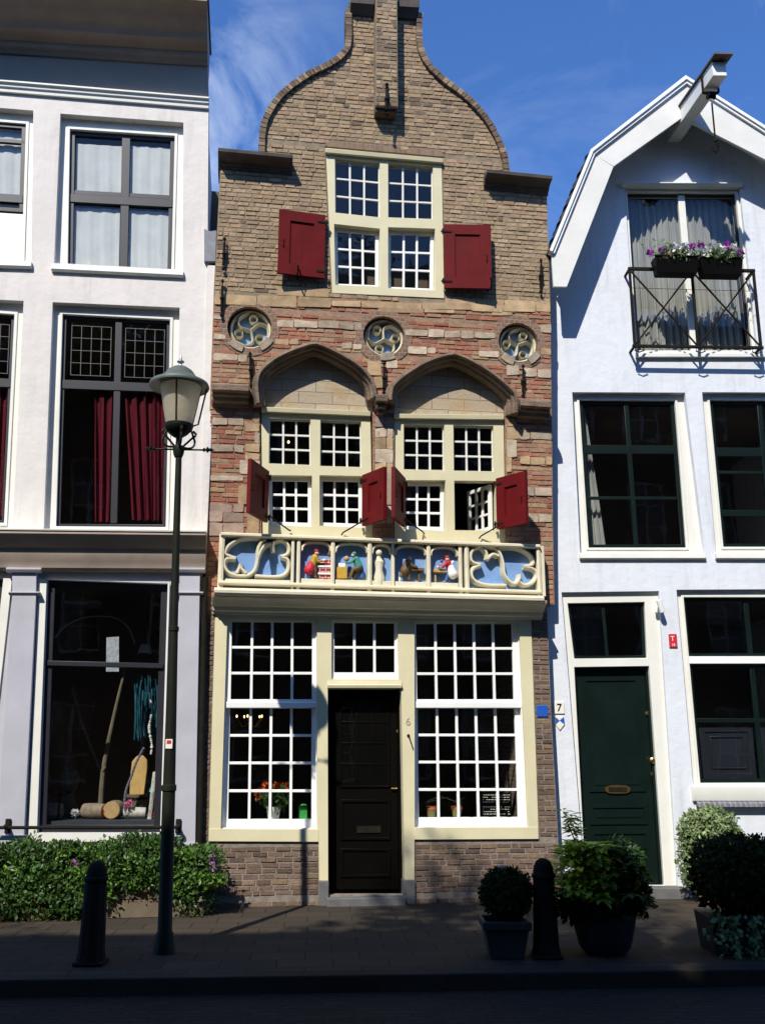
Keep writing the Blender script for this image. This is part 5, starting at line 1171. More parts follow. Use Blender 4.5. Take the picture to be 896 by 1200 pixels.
pts = [(-w_, 0), (w_, .0), (w_ + .03, .5), (w_ + .02, .58), (w_ - .03, .63), (-w_ + .05, .62), (-w_ + .0, .56), (-w_ - .01, .4)]
mb.prism(S, pts, -.02, .03); o = mb.build('split_plank', None, S, .01, origin=c); tag(o, 'rounded yellow plank of wood standing in the shop window bucket', 'plank')
mb = MB().mat(pm('grey_chain', (.12, .12, .15), .6, .2, 10, .1)); P_ = spl([(x, y) for x, y in ((169, 876), (160, 893), (154, 910), (148, 926), (146, 944), (149, 956))], 8)
mb.tube([FL.W(p.x, p.y, DD - .05 + .1) for p in P_], [.012 + .006 * (i % 2) for i in range(len(P_))], 6); tag(mb.build('bead_string', None, origin=FL.W(160, 893, DD)), 'dark beaded string draped down over the yellow plank', 'beads')
for x, y, m, lab in ((151, 942, M_pinkp, 'pale pink silk flower in front of the bucket'), (121, 953, M_redpt, 'red silk flower between the two brown logs'), (179, 955, M_redpt, 'red silk flower at the right end of the shop display'), (88, 953, M_wpet, 'cream silk flower at the left of the shop display'), (180, 927, pm('turquoise_petal', (.1, .45, .5), .5, .1, 9, 0), 'small turquoise silk flower above the right red flower')):
    mb = MB(); c = sp_(x, y, -.42)
    for k in range(8): petals(mb, c + Vector((random.uniform(-.03, .03), random.uniform(-.02, .02), random.uniform(-.025, .025))), .032, m, 9)
    mb.mat(M_leaf); mb.tube([c, Vector((c.x, c.y, sz))], .004, 5); tag(mb.build('silk_flower', None, origin=c), lab, 'flower')
# pale birch post and garland at right, teal tinsel, green cloth
c = fz_(176, 950, 0, -.4); mb = MB().mat(M_birch); mb.tube([c, c + Vector((.02, 0, .3)), FL.W(182, 905, -.45)], .028, 10); tag(mb.build('birch_stick', None, origin=c), 'slanting white birch stick at the right of the shop window', 'stick')
mb = MB().mat(M_wpet); P_ = [(178, 822), (176.5, 840), (178, 860), (176, 885)]
for i in range(26):
    t_ = i / 25; p = FL.W(176.5 + 1.5 * math.sin(t_ * 9), 821 + t_ * 62, -.5); mb.ball(p, random.uniform(.008, .02), None, None, 6, 5)
mb.mat(M_iron); mb.tube([FL.W(177, 790, -.5), FL.W(176.5, 883, -.5)], .002, 4); tag(mb.build('bead_garland', None, origin=FL.W(177, 790, -.5)), 'hanging garland of white beads at the right of the shop window', 'garland')
M_teal = pm('teal_foil', (.01, .07, .10), .25, .4, 30, .5, .8, island=.5)
mb = MB().mat(M_teal)
for i in range(70):
    x = random.uniform(157, 185); y0 = random.uniform(790, 815); y1 = random.uniform(848, 871); d = random.uniform(-1.2, -.8); p = FL.W(x, y0, d); q_ = FL.W(x + random.uniform(-2, 2), y1, d); s_ = FL.a * .006
    k = (p + q_) / 2 + Vector((random.uniform(-.03, .03), random.uniform(-.03, .03), 0)); mb.add([p - s_, p + s_, k + s_, q_ + s_, q_ - s_, k - s_], [(0, 1, 2, 5), (5, 2, 3, 4)])
tag(mb.build('tinsel_curtain', None, origin=FL.W(170, 790, -1)), 'teal foil tinsel hanging at the back of the shop window', 'tinsel')
mb = MB().mat(pm('driftwood', (.14, .115, .08), .9, .2, 10, .4))
mb.tube([FL.W(x, y, -1.0) for x, y in spl([(85, 805), (95, 845), (110, 885), (120, 908)], 5)], .02, 8); mb.tube([FL.W(x, y, -.9) for x, y in spl([(148, 780), (138, 820), (127, 870), (121, 905), (118, 945)], 5)], [.014 + .001 * i for i in range(21)], 8)
tag(mb.build('branch', None, origin=FL.W(120, 940, -.9)), 'forked bare driftwood branch standing in the shop window', 'branch')
mb = MB().mat(pm('pale_cane', (.34, .31, .26), .7, .1, 10, .1)); mb.tube([FL.W(x, y, -.7) for x, y in spl([(65, 747), (78, 733), (95, 725), (115, 722), (138, 725), (152, 738), (158, 755)], 5)], .009, 8); tag(mb.build('cane_arch', None, origin=FL.W(115, 722, -.7)), 'thin pale cane bent in an arch in the top of the shop window', 'cane')
mb = MB().mat(pm('mottled_paper', (.34, .35, .38), .9, .3, 25, .1)); mb.prism(FL, Q(FL, [(124.5, 787), (139.5, 787), (139.5, 746), (125, 747)], -.22), -.222, -.219); tag(mb.build('notice', None, FL, origin=FL.W(132, 770, -.22)), 'grey mottled paper notice hanging across the shop window bar', 'notice')
c = FL.W(170, 760, -.8); mb = MB().mat(pm('white_lampshade', (.5, .48, .42), .7, .1, 6, .1)); mb.lathe(c, [(.085, -.06), (.05, .05), (.045, .05), (.08, -.06)], 16); sl_ = thing('shop_lamp', 'small white hanging lampshade high in the shop window', 'lamp', c + Vector((0, 0, .6))); mb.build('lamp_shade', sl_); mb = MB().mat(M_iron); mb.tube([c + Vector((0, 0, .6)), c + Vector((0, 0, .04))], .004, 5); mb.build('cord', sl_)
c = fz_(83, 905, 0, -.9)
mb = MB().mat(pm('dark_wicker', (.10, .075, .05), .9, .3, 20, .5)); mb.lathe(c, [(.08, 0), (.10, .12), (.07, .2), (.05, .26), (.095, .34), (.11, .44), (.07, .54), (0, .56)], 18); tag(mb.build('wicker_figure', None, origin=c), 'dark wicker vase shaped ornament at the left of the shop display', 'ornament')
c = fz_(62, 945, .0, -.6); mb = MB().mat(M_logb); mb.lathe(c, [(.10, 0), (.13, .05), (.12, .16), (.1, .17), (.09, .06), (0, .05)], 18); tag(mb.build('basket', None, origin=c), 'low round dark basket in the left corner of the shop display', 'basket')
for x, s_ in ((71, 1),):
    c = fz_(x, 930, 0, -.5); mb = MB().mat(M_iron); mb.tube([c, c + Vector((0, 0, .3))], .008, 6); mb.tube([c + Vector((-.1, 0, .27)), c + Vector((0, 0, .25)), c + Vector((.1, 0, .28))], .006, 6)
    for k in (-.1, 0, .1): mb.lathe(c + Vector((k, 0, .26 + abs(k) * .2)), [(0, 0), (.02, .0), (.024, .03), (0, .03)], 10)
    mb.lathe(c, [(.06, 0), (.05, .012), (0, .014)], 14); tag(mb.build('candle_holder', None, origin=c), 'thin iron three armed candle holder above the basket', 'candle holder')

# ================================================================== STREET
def g(x, y, z=0.0):
    r = ray(x, y); t = (z - EYE.z) / r.z; return EYE + r * t
# kerb line
k0, k1 = g(0, 1149), g(896, 1136); kd = (k1 - k0).normalized(); ka = math.atan2(kd.y, kd.x)
KF = Fr(tuple(k0), ka)             # u along kerb, d towards the camera side (n)
M_slab = brickmat('pavement_slabs', (.066, .051, .034), (.046, .036, .025), (.022, .017, .011), rh=.30, bw=.45, ms=.008, dist=.003, dirt=.5, dirtc=(.03, .028, .025), bs=.5)
M_sett = brickmat('road_setts', (.040, .030, .019), (.026, .020, .013), (.02, .018, .016), rh=.09, bw=.2, ms=.012, dist=.006, dirt=.4, dirtc=(.02, .02, .02), bs=1)
M_kerb = brickmat('kerb_stone', (.038, .029, .019), (.029, .022, .015), (.03, .03, .03), rh=3, bw=.95, ms=.008, dist=.002, dirt=.4)
mb = MB().mat(pm('far_earth', (.06, .055, .05), .95, .2, 1, 0)); mb.add([(-400, -400, -.14), (400, -400, -.14), (400, 400, -.14), (-400, 400, -.14)], [(0, 1, 2, 3)]); struct(mb.build('ground'))
mb = MB().mat(M_sett)
def strip(mb, d0, d1, z, F=KF, u0=-40, u1=45, th=.1):
    P = lambda u, d, zz: F.o + F.a * u + F.n * d + Vector((0, 0, zz))
    mb.hull8([P(u0, d0, z - th), P(u1, d0, z - th), P(u1, d1, z - th), P(u0, d1, z - th)], [P(u0, d0, z), P(u1, d0, z), P(u1, d1, z), P(u0, d1, z)])
strip(mb, .004, 8.2, -.12, th=.012); struct(mb.build('road', None, KF))
mb = MB().mat(M_slab); strip(mb, -4.4, -.165, 0); struct(mb.build('pavement', None, KF))
mb = MB().mat(M_kerb); strip(mb, -.16, 0, .002, th=.13); struct(mb.build('kerb', None, KF, .008))
mb = MB().mat(M_kerb); strip(mb, 8.21, 8.37, .002, th=.13); struct(mb.build('far_kerb', None, KF, .008))
mb = MB().mat(M_slab); strip(mb, 8.375, 10.0, 0); struct(mb.build('far_pavement', None, KF))

# ---- street lamp
yb_l = g(192, 1117).y
LF = Fr((0, yb_l, 0), 0)
wid = lambda w, y, F=LF: (F.px(448 + w, y)[0] - F.px(448, y)[0])
def cz(x, y, F=LF): u, v = F.px(x, y); return F.P(u, v, 0)
base = cz(192.5, 1117); base.z = 0
t = thing('street_lamp', 'dark green street lamp with tapered lantern standing before the left white house', 'street lamp', base)
M_lg = pm('lamp_post_green', (.011, .013, .007), .55, .25, 6, .12, .15)
col_top = cz(209.5, 536)
mb = MB().mat(M_lg)
f = lambda a: base.lerp(col_top, a)
rb, rt_ = wid(8.3, 1100), wid(3.6, 560)
mb.tube([f(0), f(.035), f(.04), f(.30), f(.302), f(.312), f(.314), f(.62), f(.622), f(.63), f(.632), f(1)],
        [rb * 1.5, rb * 1.25, rb * 1.02, rb * .93, rb * 1.08, rb * 1.08, rb * .9, rb * .68, rb * .8, rb * .8, rb * .64, rt_], 20)
mb.build('post', t)
mb = MB().mat(M_lg); c = cz(209, 536); h = (cz(209, 523) - c).z
mb.lathe(c, [(wid(4.5, 536), 0), (wid(6, 530), h * .3), (wid(7, 525), h * .8), (wid(6.5, 525), h), (0, h)], 16); mb.tube([c, cz(209.5, 500)], wid(1.8, 520), 8); mb.build('collar', t)
gt, gb = cz(210.3, 452), cz(209.6, 499)
mb = MB().mat(M_lg); mb.tube([cz(174, 526), cz(246, 527.5)], wid(1.1, 526), 8)
for x, s_ in ((177, -1), (243, 1)):
    c = cz(x, 526.5 + s_ * .7); mb.lathe(c, [(0, -.055), (.022, -.03), (.008, -.015), (.032, .0), (.012, .022), (.02, .03), (0, .07)], 10, Vector((s_, 0, 0)))
mb.build('ladder_bar', t)
mb = MB().mat(M_lg)
for k in range(4):
    a = k * math.pi / 2 + .35; dx, dy = math.cos(a), math.sin(a); cb = cz(209.3, 524)
    H = gb.z - .04 - cb.z
    pts = [cb + Vector((dx * r_, dy * r_, H * z_)) for r_, z_ in ((.045, .0), (.10, -.02), (.14, .12), (.15, .4), (.13, .75), (.115, .98))]
    mb.tube([tuple(p) for p in spl([(p.x, p.y, p.z) for p in pts], 4)], .011, 6)
    pts = [cb + Vector((dx * r_, dy * r_, H * z_)) for r_, z_ in ((.04, .05), (.08, .3), (.13, .62), (.16, .8), (.13, 1.0))]
    mb.tube([tuple(p) for p in spl([(p.x, p.y, p.z) for p in pts], 4)], .011, 6)
mb.build('scroll_arms', t)
Rg, Rb, Rbrim = wid(24, 452), wid(15, 499), wid(34.5, 450)
m, nt, p, out = nm('milky_lamp_glass'); MC['mg'] = m
tc = nt.nodes.new('ShaderNodeTexCoord'); n_ = noise(nt, tc.outputs['Object'], 9, 6, .7)
cc = mixc(nt, ramp(nt, n_.outputs[0], .35, .7), (.95, .88, .70), (.84, .75, .56)); nt.links.new(cc, p.inputs['Base Color']); p.inputs['Roughness'].default_value = .25
tl_ = nt.nodes.new('ShaderNodeBsdfTranslucent'); nt.links.new(cc, tl_.inputs[0]); mx = nt.nodes.new('ShaderNodeMixShader'); mx.inputs[0].default_value = .75
nt.links.new(p.outputs[0], mx.inputs[1]); nt.links.new(tl_.outputs[0], mx.inputs[2]); nt.links.new(mx.outputs[0], out.inputs[0])
mb = MB().mat(m); hg = (gt - gb).z
vs = []; seg = 28
for i in range(9):
    q_ = i / 8
    for k in range(seg): a = 6.28318 * k / seg; rr = Rb + (Rg - Rb) * q_; vs.append(gb + Vector((rr * math.cos(a), rr * math.sin(a), hg * q_)))
mb.add(vs, [(i * seg + k, i * seg + (k + 1) % seg, (i + 1) * seg + (k + 1) % seg, (i + 1) * seg + k) for i in range(8) for k in range(seg)])
mb.build('lamp_glass', t)
mb = MB().mat(M_lg); mb.lathe(gb - Vector((0, 0, .11)), [(.01, -.02), (.05, .0), (.09, .03), (Rb * 1.05, .075), (Rb * 1.12, .10), (Rb * 1.12, .12), (Rb * .9, .12), (Rb * .6, .16), (0, .17)], 26)
for k in range(3):
    a = -1.5708 + k * 2.0944; v_ = Vector((math.cos(a), math.sin(a), 0)); mb.tube([gb + v_ * (Rb + .006), gb + v_ * (Rg + .006) + Vector((0, 0, hg))], .008, 6)
v_ = Vector((math.cos(.1), math.sin(.1), 0)); mb.tube([gb + v_ * Rb * 1.05, gb + v_ * (Rb + .06) + Vector((0, 0, .02)), gb + v_ * (Rg + .05) + Vector((0, 0, hg * .95))], .009, 6)
mb.build('lantern_frame', t)
mb = MB().mat(pm('lamp_cap_green', (.075, .095, .080), .5, .2, 9, .15, .5)); top = cz(210.4, 428.5).z - gt.z
mb.lathe(gt, [(Rbrim * .93, -.012), (Rbrim, -.02), (Rbrim * 1.01, -.005), (Rbrim * .97, .02), (Rbrim * .80, .045), (Rbrim * .66, .07), (Rbrim * .58, .085), (Rbrim * .52, .11), (Rbrim * .42, .15), (Rbrim * .25, .185), (Rbrim * .08, .20), (0, .20)], 36)
mb.mat(m); mb.lathe(gt, [(0, .06), (Rg * .98, .04), (Rbrim * .92, -.008), (Rbrim * .92, -.012), (Rg * .98, .034), (0, .05)], 30)
mb.build('lamp_cap', t)
mb = MB().mat(pm('bare_zinc', (.35, .36, .38), .4, .2, 8, .1, .5, metal=.7)); mb.lathe(gt + Vector((0, 0, .198)), [(.018, 0), (.012, .03), (.035, .045), (.035, .055), (.012, .065), (.012, .08), (.005, .12), (0, .13)], 14); mb.build('finial', t)
mb = MB().mat(pm('bulb_socket', (.2, .18, .14), .6, .2, 5, 0)); mb.lathe(gb + Vector((0, 0, .0)), [(.05, 0), (.045, .06), (.02, .09), (.03, .2), (.025, .26), (0, .28)], 14); mb.build('lamp_holder', t)
c = f(.393); mb = MB().mat(M_enw); yy_ = c.y - rb * .87
S = Fr((c.x, yy_, c.z), 0); mb.prism(S, [(-.03, -.04), (.03, -.04), (.03, .04), (-.03, .04)], -.01, .004); mb.mat(M_enr); mb.prism(S, [(-.02, .0), (.02, .0), (.02, .03), (-.02, .03)], .004, .006); mb.build('sticker', t)

# ---- bollards
def bollard(x, yb, ytop, rt, rbm, lab):
    p0 = g(x, yb - 6); F = Fr((0, p0.y, 0), 0); H = F.px(x, ytop)[1]; w = lambda q: wid(q, yb - 60, F)
    t = thing('bollard', lab, 'bollard', p0, 'cast iron bollards along the kerb')
    r = w(rt); R_ = w(rbm)
    mb = MB().mat(M_iron); mb.lathe(p0, [(R_ * 1.18, .0), (R_ * 1.14, .04), (R_ * 1.02, .10), (R_, .16), (r * 1.02, H - .17), (r * .98, H - .16)], 10); mb.build('shaft', t, WORLD, .006)
    mb = MB().mat(M_iron); mb.lathe(p0 + Vector((0, 0, H - .16)), [(r * .99, .0), (r * 1.12, .012), (r * 1.12, .035), (r * .98, .045), (r * .95, .07), (r * .88, .10), (r * .66, .14), (r * .35, .158), (0, .165)], 24); mb.build('cap', t)
    mb = MB().mat(M_iron); mb.box(WORLD, p0.x - R_ * 1.15, p0.x + R_ * 1.15, .002, .03, -p0.y - R_ * 1.15, -p0.y + R_ * 1.15); mb.build('foot', t, WORLD, .01)
bollard(106.5, 1136, 1009, 12.5, 14.8, 'dark cast iron bollard with domed cap left of the street lamp')
bollard(640, 1128, 1006, 12.5, 14.8, 'dark cast iron bollard between the clipped ball bush and the big leafy pot')

# ---- planter with shrubs below the shop window
pa = FL.px(-60, 1000)[0]; pb = FL.px(243, 1000)[0]
c = FL.P((pa + pb) / 2, 0, .3); c.z = 0
t = thing('planter', 'long low weathered wooden planter below the shop window, full of green shrubs', 'planter', c)
S = Fr(tuple(FL.P(0, 0, .06)), R(8)); hbx = .36; D0, D1 = .06, .46
mb = MB().mat(M_wood)
for z0_, z1_ in ((.0, .172), (.178, hbx)):
    mb.box(S, pa, pb, z0_, z1_, D1 - .035, D1); mb.box(S, pa, pb, z0_, z1_, D0, D0 + .035); mb.box(S, pb - .035, pb, z0_, z1_, D0 + .036, D1 - .036); mb.box(S, pa, pa + .035, z0_, z1_, D0 + .036, D1 - .036)
mb.build('boards', t, FL, .006)
mb = MB().mat(M_soil); mb.box(S, pa + .04, pb - .04, .02, hbx - .05, D0 + .04, D1 - .04); mb.build('soil', t, FL)
rnd = random.Random(3)
for i, (x0, x1, yt_, lab, dz) in enumerate(((-60, 62, 988, 'leafy green shrub at the left end of the planter, cut by the picture edge', 0), (52, 128, 990, 'leafy green shrub in the planter behind the left bollard', 0),
                                        (120, 200, 980, 'tallest leafy green shrub in the planter, left of the lamp post', 0), (196, 248, 992, 'leafy green shrub at the right end of the planter, right of the lamp post', 1))):
    a = S.px(x0, 1010, .25)[0]; b = S.px(x1, 1010, .25)[0]; vt = S.px((x0 + x1) / 2, yt_, .25)[1]; m_ = (a + b) / 2
    o0_ = S.P(m_, hbx - .05, .26)
    t = thing('shrub', lab, 'shrub', o0_, 'green shrubs in the wooden planter')
    mb = MB().mat(M_bark)
    for k in range(7): mb.tube([o0_ + Vector((0, 0, -.02)), o0_ + S.a * rnd.uniform(-.3, .3) + Vector((0, rnd.uniform(-.1, .1), .25)), o0_ + S.a * rnd.uniform(-.4, .4) + Vector((0, rnd.uniform(-.15, .1), .34))], .008, 5, .004)
    mb.build('stems', t)
    mb = MB(); hw = (b - a) / 2
    for k in range(13):
        cu_ = m_ + rnd.uniform(-.82, .82) * hw; zt = (hbx + vt) / 2 + rnd.uniform(-.16, .16) - (.0 if not dz else .1)
        leafcloud(mb, S.P(cu_, zt, rnd.uniform(.1, .5)), .22, .20, min(.24, vt - zt + .02), 520, .046, M_leaf, S, .9, .6, rnd)
    for k in range(4):
        cu_ = m_ + rnd.uniform(-.9, .9) * hw; leafcloud(mb, S.P(cu_, hbx + .04 - rnd.uniform(0, .08), .47), .2, .10, .12, 240, .046, M_leaf, S, .9, -.3, rnd)
    for k in range(16):
        cu_ = m_ + rnd.uniform(-.95, .95) * hw; dd_ = rnd.uniform(.1, .55); zt = vt + rnd.uniform(-.14, .06) - (dd_ - .1) * .25; M_tip = pm('sunlit_hedge_leaf', (.10, .20, .03), .45, .3, 3, 0, .4, island=.4, transl=.3)  # paler clumps paint sunlight on the hedge tops and front
        leafcloud(mb, S.P(cu_, zt, dd_), .09, .08, .08, 70, .046, M_tip, S, .95, .8, rnd); leafcloud(mb, S.P(cu_ + .1, zt - rnd.uniform(.1, .3), .52), .10, .06, .07, 60, .046, M_tip, S, .95, .3, rnd)
    if dz:
        for zz_ in (.3, .15): leafcloud(mb, S.P(b - .2, zz_, .42), .24, .16, .22, 620, .046, M_leaf, S, .9, .0, rnd)
    if i < 2:
        for q_ in (-.5, 0, .5): leafcloud(mb, S.P(m_ + q_ * hw, .2, .52), .28, .12, .22, 620, .046, M_leaf, S, .9, -.1, rnd)
    mb.build('foliage', t)
    if i in (1, 3):
        mb = MB()
        for x, y in (((88, 1013),) if i == 1 else ((248, 1008), (249, 1017))):
            for _ in range(3): petals(mb, S.W(x, y, .5), .05, pm('mauve_petal', (.6, .25, .65), .6, .15, 20, 0, .3, island=.2, transl=.2), 9)
            mb.build('flower', t); mb = MB()

# ---- pots on the pavement
def pot_frame(x, yb, off): p0 = g(x, yb - off); return p0, Fr((0, p0.y, 0), 0)
p0, F = pot_frame(592, 1127, 6); hp_ = F.px(592, 1076)[1]; w = lambda q: wid(q, 1100, F)
t = thing('potted_topiary', 'dark clipped ball bush in a square blue grey pot below the right multi-paned window', 'potted plant', p0)
mb = MB().mat(pm('slate_blue_pot', (.036, .038, .045), .6, .2, 5, .12, .2)); s2 = 1.414
mb.lathe(p0, [(w(19) * s2, 0), (w(25) * s2, hp_ - .07), (w(28) * s2, hp_ - .065), (w(28.5) * s2, hp_), (w(24) * s2, hp_), (w(23) * s2, hp_ - .06), (0, hp_ - .06)], 4); mb.build('pot', t, WORLD, .008)
cb = F.P(*F.px(593, 1047), 0)
mb = MB().mat(M_bark); mb.tube([p0 + Vector((0, 0, hp_ - .08)), cb], .02, 8); mb.build('stem', t)
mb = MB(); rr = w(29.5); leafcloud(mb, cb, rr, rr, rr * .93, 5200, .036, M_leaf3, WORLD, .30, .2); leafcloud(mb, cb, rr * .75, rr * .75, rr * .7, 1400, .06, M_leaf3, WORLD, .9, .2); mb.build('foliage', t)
c = F.P(*F.px(586.5, 1018.5), 0); mb = MB().mat(pm('pale_terracotta', (.42, .33, .26), .8, .15, 12, .2)); mb.ball(c, w(5.6), None, w(5.0), 14, 9); mb.tube([c, cb], .008, 5); mb.build('ball_stake', t)
# large glazed pot
p0, F = pot_frame(709, 1126, 9); w = lambda q: wid(q, 1100, F); hp_ = F.px(709, 1068)[1]
t = thing('potted_shrub', 'bright leafy shrub in a big round dark blue pot left of the green door', 'potted plant', p0)
mb = MB().mat(M_bluepot); mb.lathe(p0, [(w(23), 0), (w(30), .06), (w(35), .20), (w(37.5), hp_ - .04), (w(39), hp_ - .03), (w(39), hp_), (w(35), hp_), (w(34), hp_ - .06), (0, hp_ - .06)], 36); mb.build('pot', t)
mb = MB().mat(M_bark)
C_ = lambda x, y, d=0: F.P(*F.px(x, y, d), d)
for x, y in ((665, 965), (680, 1005), (700, 990), (720, 1010), (735, 1030), (660, 1020)): mb.tube([p0 + Vector((0, 0, hp_ - .06)), (p0 + Vector((0, 0, hp_)) + C_(x, y)) / 2, C_(x, y)], .012, 6, .005)
mb.build('stems', t)
mb = MB(); r4 = random.Random(5)
def whorl(mb, c, m, L, n, rnd, tilt=.35):
    mb.mat(m)
    for k in range(n):
        a = k * 2.4 + rnd.uniform(-.4, .4); d = Vector((math.cos(a), math.sin(a), rnd.uniform(-.35, tilt))); mb.leaf(c + d * .01, d, Vector((0, 0, 1)), L * rnd.uniform(.7, 1.40), L * .42)
for k in range(330):
    x = r4.gauss(695, 17); y = r4.uniform(988, 1052); d = r4.uniform(-.3, .36)
    if abs(x - 695) > 44 - max(0, (1003 - y)) * 1.3: continue
    whorl(mb, C_(x, y, d), M_leaf2 if x < 712 else M_leaf, .125, 8, r4)  # left whorls coloured as if sunlit, right ones darker
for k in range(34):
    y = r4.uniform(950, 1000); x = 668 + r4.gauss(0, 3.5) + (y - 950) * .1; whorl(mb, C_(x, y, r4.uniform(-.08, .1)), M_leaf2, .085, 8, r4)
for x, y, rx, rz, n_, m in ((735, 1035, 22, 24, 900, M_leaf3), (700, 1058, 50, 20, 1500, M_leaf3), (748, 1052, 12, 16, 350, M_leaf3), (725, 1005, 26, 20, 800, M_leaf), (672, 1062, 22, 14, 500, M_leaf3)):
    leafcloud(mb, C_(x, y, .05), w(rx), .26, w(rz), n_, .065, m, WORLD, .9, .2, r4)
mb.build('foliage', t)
# variegated bush beside the door
pv = FR.W(838, 1046, .45); pv.z = 0; F = Fr((0, pv.y, 0), 0); w = lambda q: wid(q, 1000, F)
t = thing('variegated_bush', 'round cream and green variegated bush right of the green door', 'shrub', pv)
mb = MB().mat(M_terra); mb.lathe(pv, [(.17, 0), (.24, .26), (.26, .26), (.26, .32), (.23, .32), (.22, .27), (0, .27)], 24); mb.build('pot', t)
C_ = lambda x, y, d=0: F.P(*F.px(x, y, d), d)
mb = MB().mat(M_bark)
for k in range(6): mb.tube([pv + Vector((0, 0, .25)), C_(835 + r4.uniform(-25, 25), 985, r4.uniform(-.1, .2))], .012, 6, .005)
mb.build('stems', t)
mb = MB(); rv = random.Random(9)
for x, y, rx, rz, n_ in ((832, 985, 36, 34, 3800), (818, 1012, 24, 32, 1800), (856, 1000, 20, 30, 1400), (835, 970, 28, 24, 1500), (815, 975, 20, 24, 900)):
    leafcloud(mb, C_(x, y, 0), w(rx), w(rx) * .85, w(rz), n_, .045, M_leafv, WORLD, .45, .3, rv)
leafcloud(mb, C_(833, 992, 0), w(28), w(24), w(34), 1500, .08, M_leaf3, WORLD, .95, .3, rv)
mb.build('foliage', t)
# dark planter at the right edge
p0, F = pot_frame(870, 1122, 7); w = lambda q: wid(q, 1100, F); C_ = lambda x, y, d=0: F.P(*F.px(x, y, d), d)
a = F.px(826, 1120)[0]; b = F.px(935, 1120)[0]; hp_ = F.px(870, 1070)[1]
t = thing('trough_planter', 'dark trough planter with a dense dark shrub and trailing ivy at the right edge', 'planter', Vector(((a + b) / 2, p0.y, 0)))
mb = MB().mat(M_bluepot); s_ = .03
mb.hull8([F.P(a + s_, 0, -.22), F.P(b - s_, 0, -.22), F.P(b - s_, 0, .2), F.P(a + s_, 0, .2)], [F.P(a, hp_, -.25), F.P(b, hp_, -.25), F.P(b, hp_, .23), F.P(a, hp_, .23)])
mb.box(F, a - .015, b + .015, hp_ - .05, hp_ + .003, .235, .25); mb.build('trough', t, WORLD, .01)
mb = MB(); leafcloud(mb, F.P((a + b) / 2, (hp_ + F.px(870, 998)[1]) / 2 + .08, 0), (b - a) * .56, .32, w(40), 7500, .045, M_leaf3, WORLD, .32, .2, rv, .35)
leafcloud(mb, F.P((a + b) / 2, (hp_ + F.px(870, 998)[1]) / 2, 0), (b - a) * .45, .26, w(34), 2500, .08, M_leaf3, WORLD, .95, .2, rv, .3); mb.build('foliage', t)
mb = MB()
for k in range(11):
    u = a + rv.uniform(-.03, .35) if k < 6 else rv.uniform(a, b); L_ = rv.uniform(.12, .38); p = F.P(u, hp_ + .02, .25)
    pts = [p, p + Vector((rv.uniform(-.03, .03), -.05, -L_ * .4)), p + Vector((rv.uniform(-.08, .05), -.04, -L_))]
    mb.mat(M_bark).tube(pts, .003, 4)
    for q_ in range(int(L_ * 90)): s_ = q_ / (L_ * 90); c = pts[0].lerp(pts[2], s_); mb.mat(M_leafv if rv.random() < .6 else M_leaf); mb.leaf(c + Vector((rv.uniform(-.03, .03), -.03 + rv.uniform(-.02, .02), 0)), Vector((rv.uniform(-1, 1), -.3, rv.uniform(-1, .3))), Vector((0, -1, .2)), .04, .035)
mb.build('ivy', t)
# scrap of paper
c = g(38, 1077); mb = MB().mat(M_wpet); mb.add([c + Vector(v) for v in ((-.05, -.02, .006), (.04, -.03, .02), (.06, .03, .006), (0, .0, .035), (-.04, .03, .008))], [(0, 1, 3), (1, 2, 3), (3, 2, 4), (0, 3, 4)]); tag(mb.build('paper_scrap', None, origin=c), 'crumpled scrap of pale paper lying on the pavement before the left planter', 'litter')
c = g(641, 1155, -.12); mb = MB().mat(M_wpet); mb.add([c + Vector(v) for v in ((-.02, -.01, .004), (.02, -.015, .01), (.02, .015, .004), (-.015, .015, .015))], [(0, 1, 2, 3)]); tag(mb.build('paper_scrap', None, origin=c), 'tiny white scrap of paper lying on the road below the kerb', 'litter')

# ================================================================== ACROSS THE STREET (behind the photographer)
OP = Fr(tuple(KF.o + KF.n * 10.0), ka)
def far_house(u0, u1, H, mt, lab, gable=1):
    t = thing('terraced_house', lab, 'house', OP.P((u0 + u1) / 2, 0, 0))
    w = u1 - u0; nw = max(2, int(w / 1.7)); holes = []; 
    for s_ in range(4):
        zb = .9 + s_ * 3.1
        if zb + 1.9 > H - 1.2: break
        for k in range(nw):
            cx = u0 + w * (k + .5) / nw; holes.append([(cx - .5, zb), (cx + .5, zb), (cx + .5, zb + 1.9), (cx - .5, zb + 1.9)])
    top = [(u1, H), (u0, H)]
    if gable & 1: top = top[:1] + [(u0 + .62, H), (u0 + .62, H - 1.15), (u0, H - 1.15)]  # shoulder notches, shaped to let sun patches through the unseen row
    if gable & 2: top = [(u1, H - 1.15), (u1 - .62, H - 1.15), (u1 - .62, H)] + top[1:]
    mb = MB().mat(mt); mb.wall(OP2, [(u0, -.2), (u1, -.2)] + top, holes, .3); mb.build('wall', t, OP2)
    mb = MB().mat(mt); mb.prism(OP2, [(u0, -.2), (u1, -.2)] + [(p[0], p[1] - .05) for p in top], -7, -.7); mb.build('body', t, OP2)
    for h in holes:
        q = [tuple(p) for p in h]; mb = MB().mat(M_cw); mb.ring(OP2, q, inset(q, .07), -.16, -.1); muntins(mb, OP2, inset(q, .07), 2, 3, .04, -.15, -.11); wn = mb.build('window', t, OP2)
        mb = MB().mat(GLASS); mb.pane(OP2, inset(q, .03), -.13); mb.build('pane', wn, OP2)
OP2 = Fr(tuple(KF.o + KF.n * 10.0), ka + math.pi)
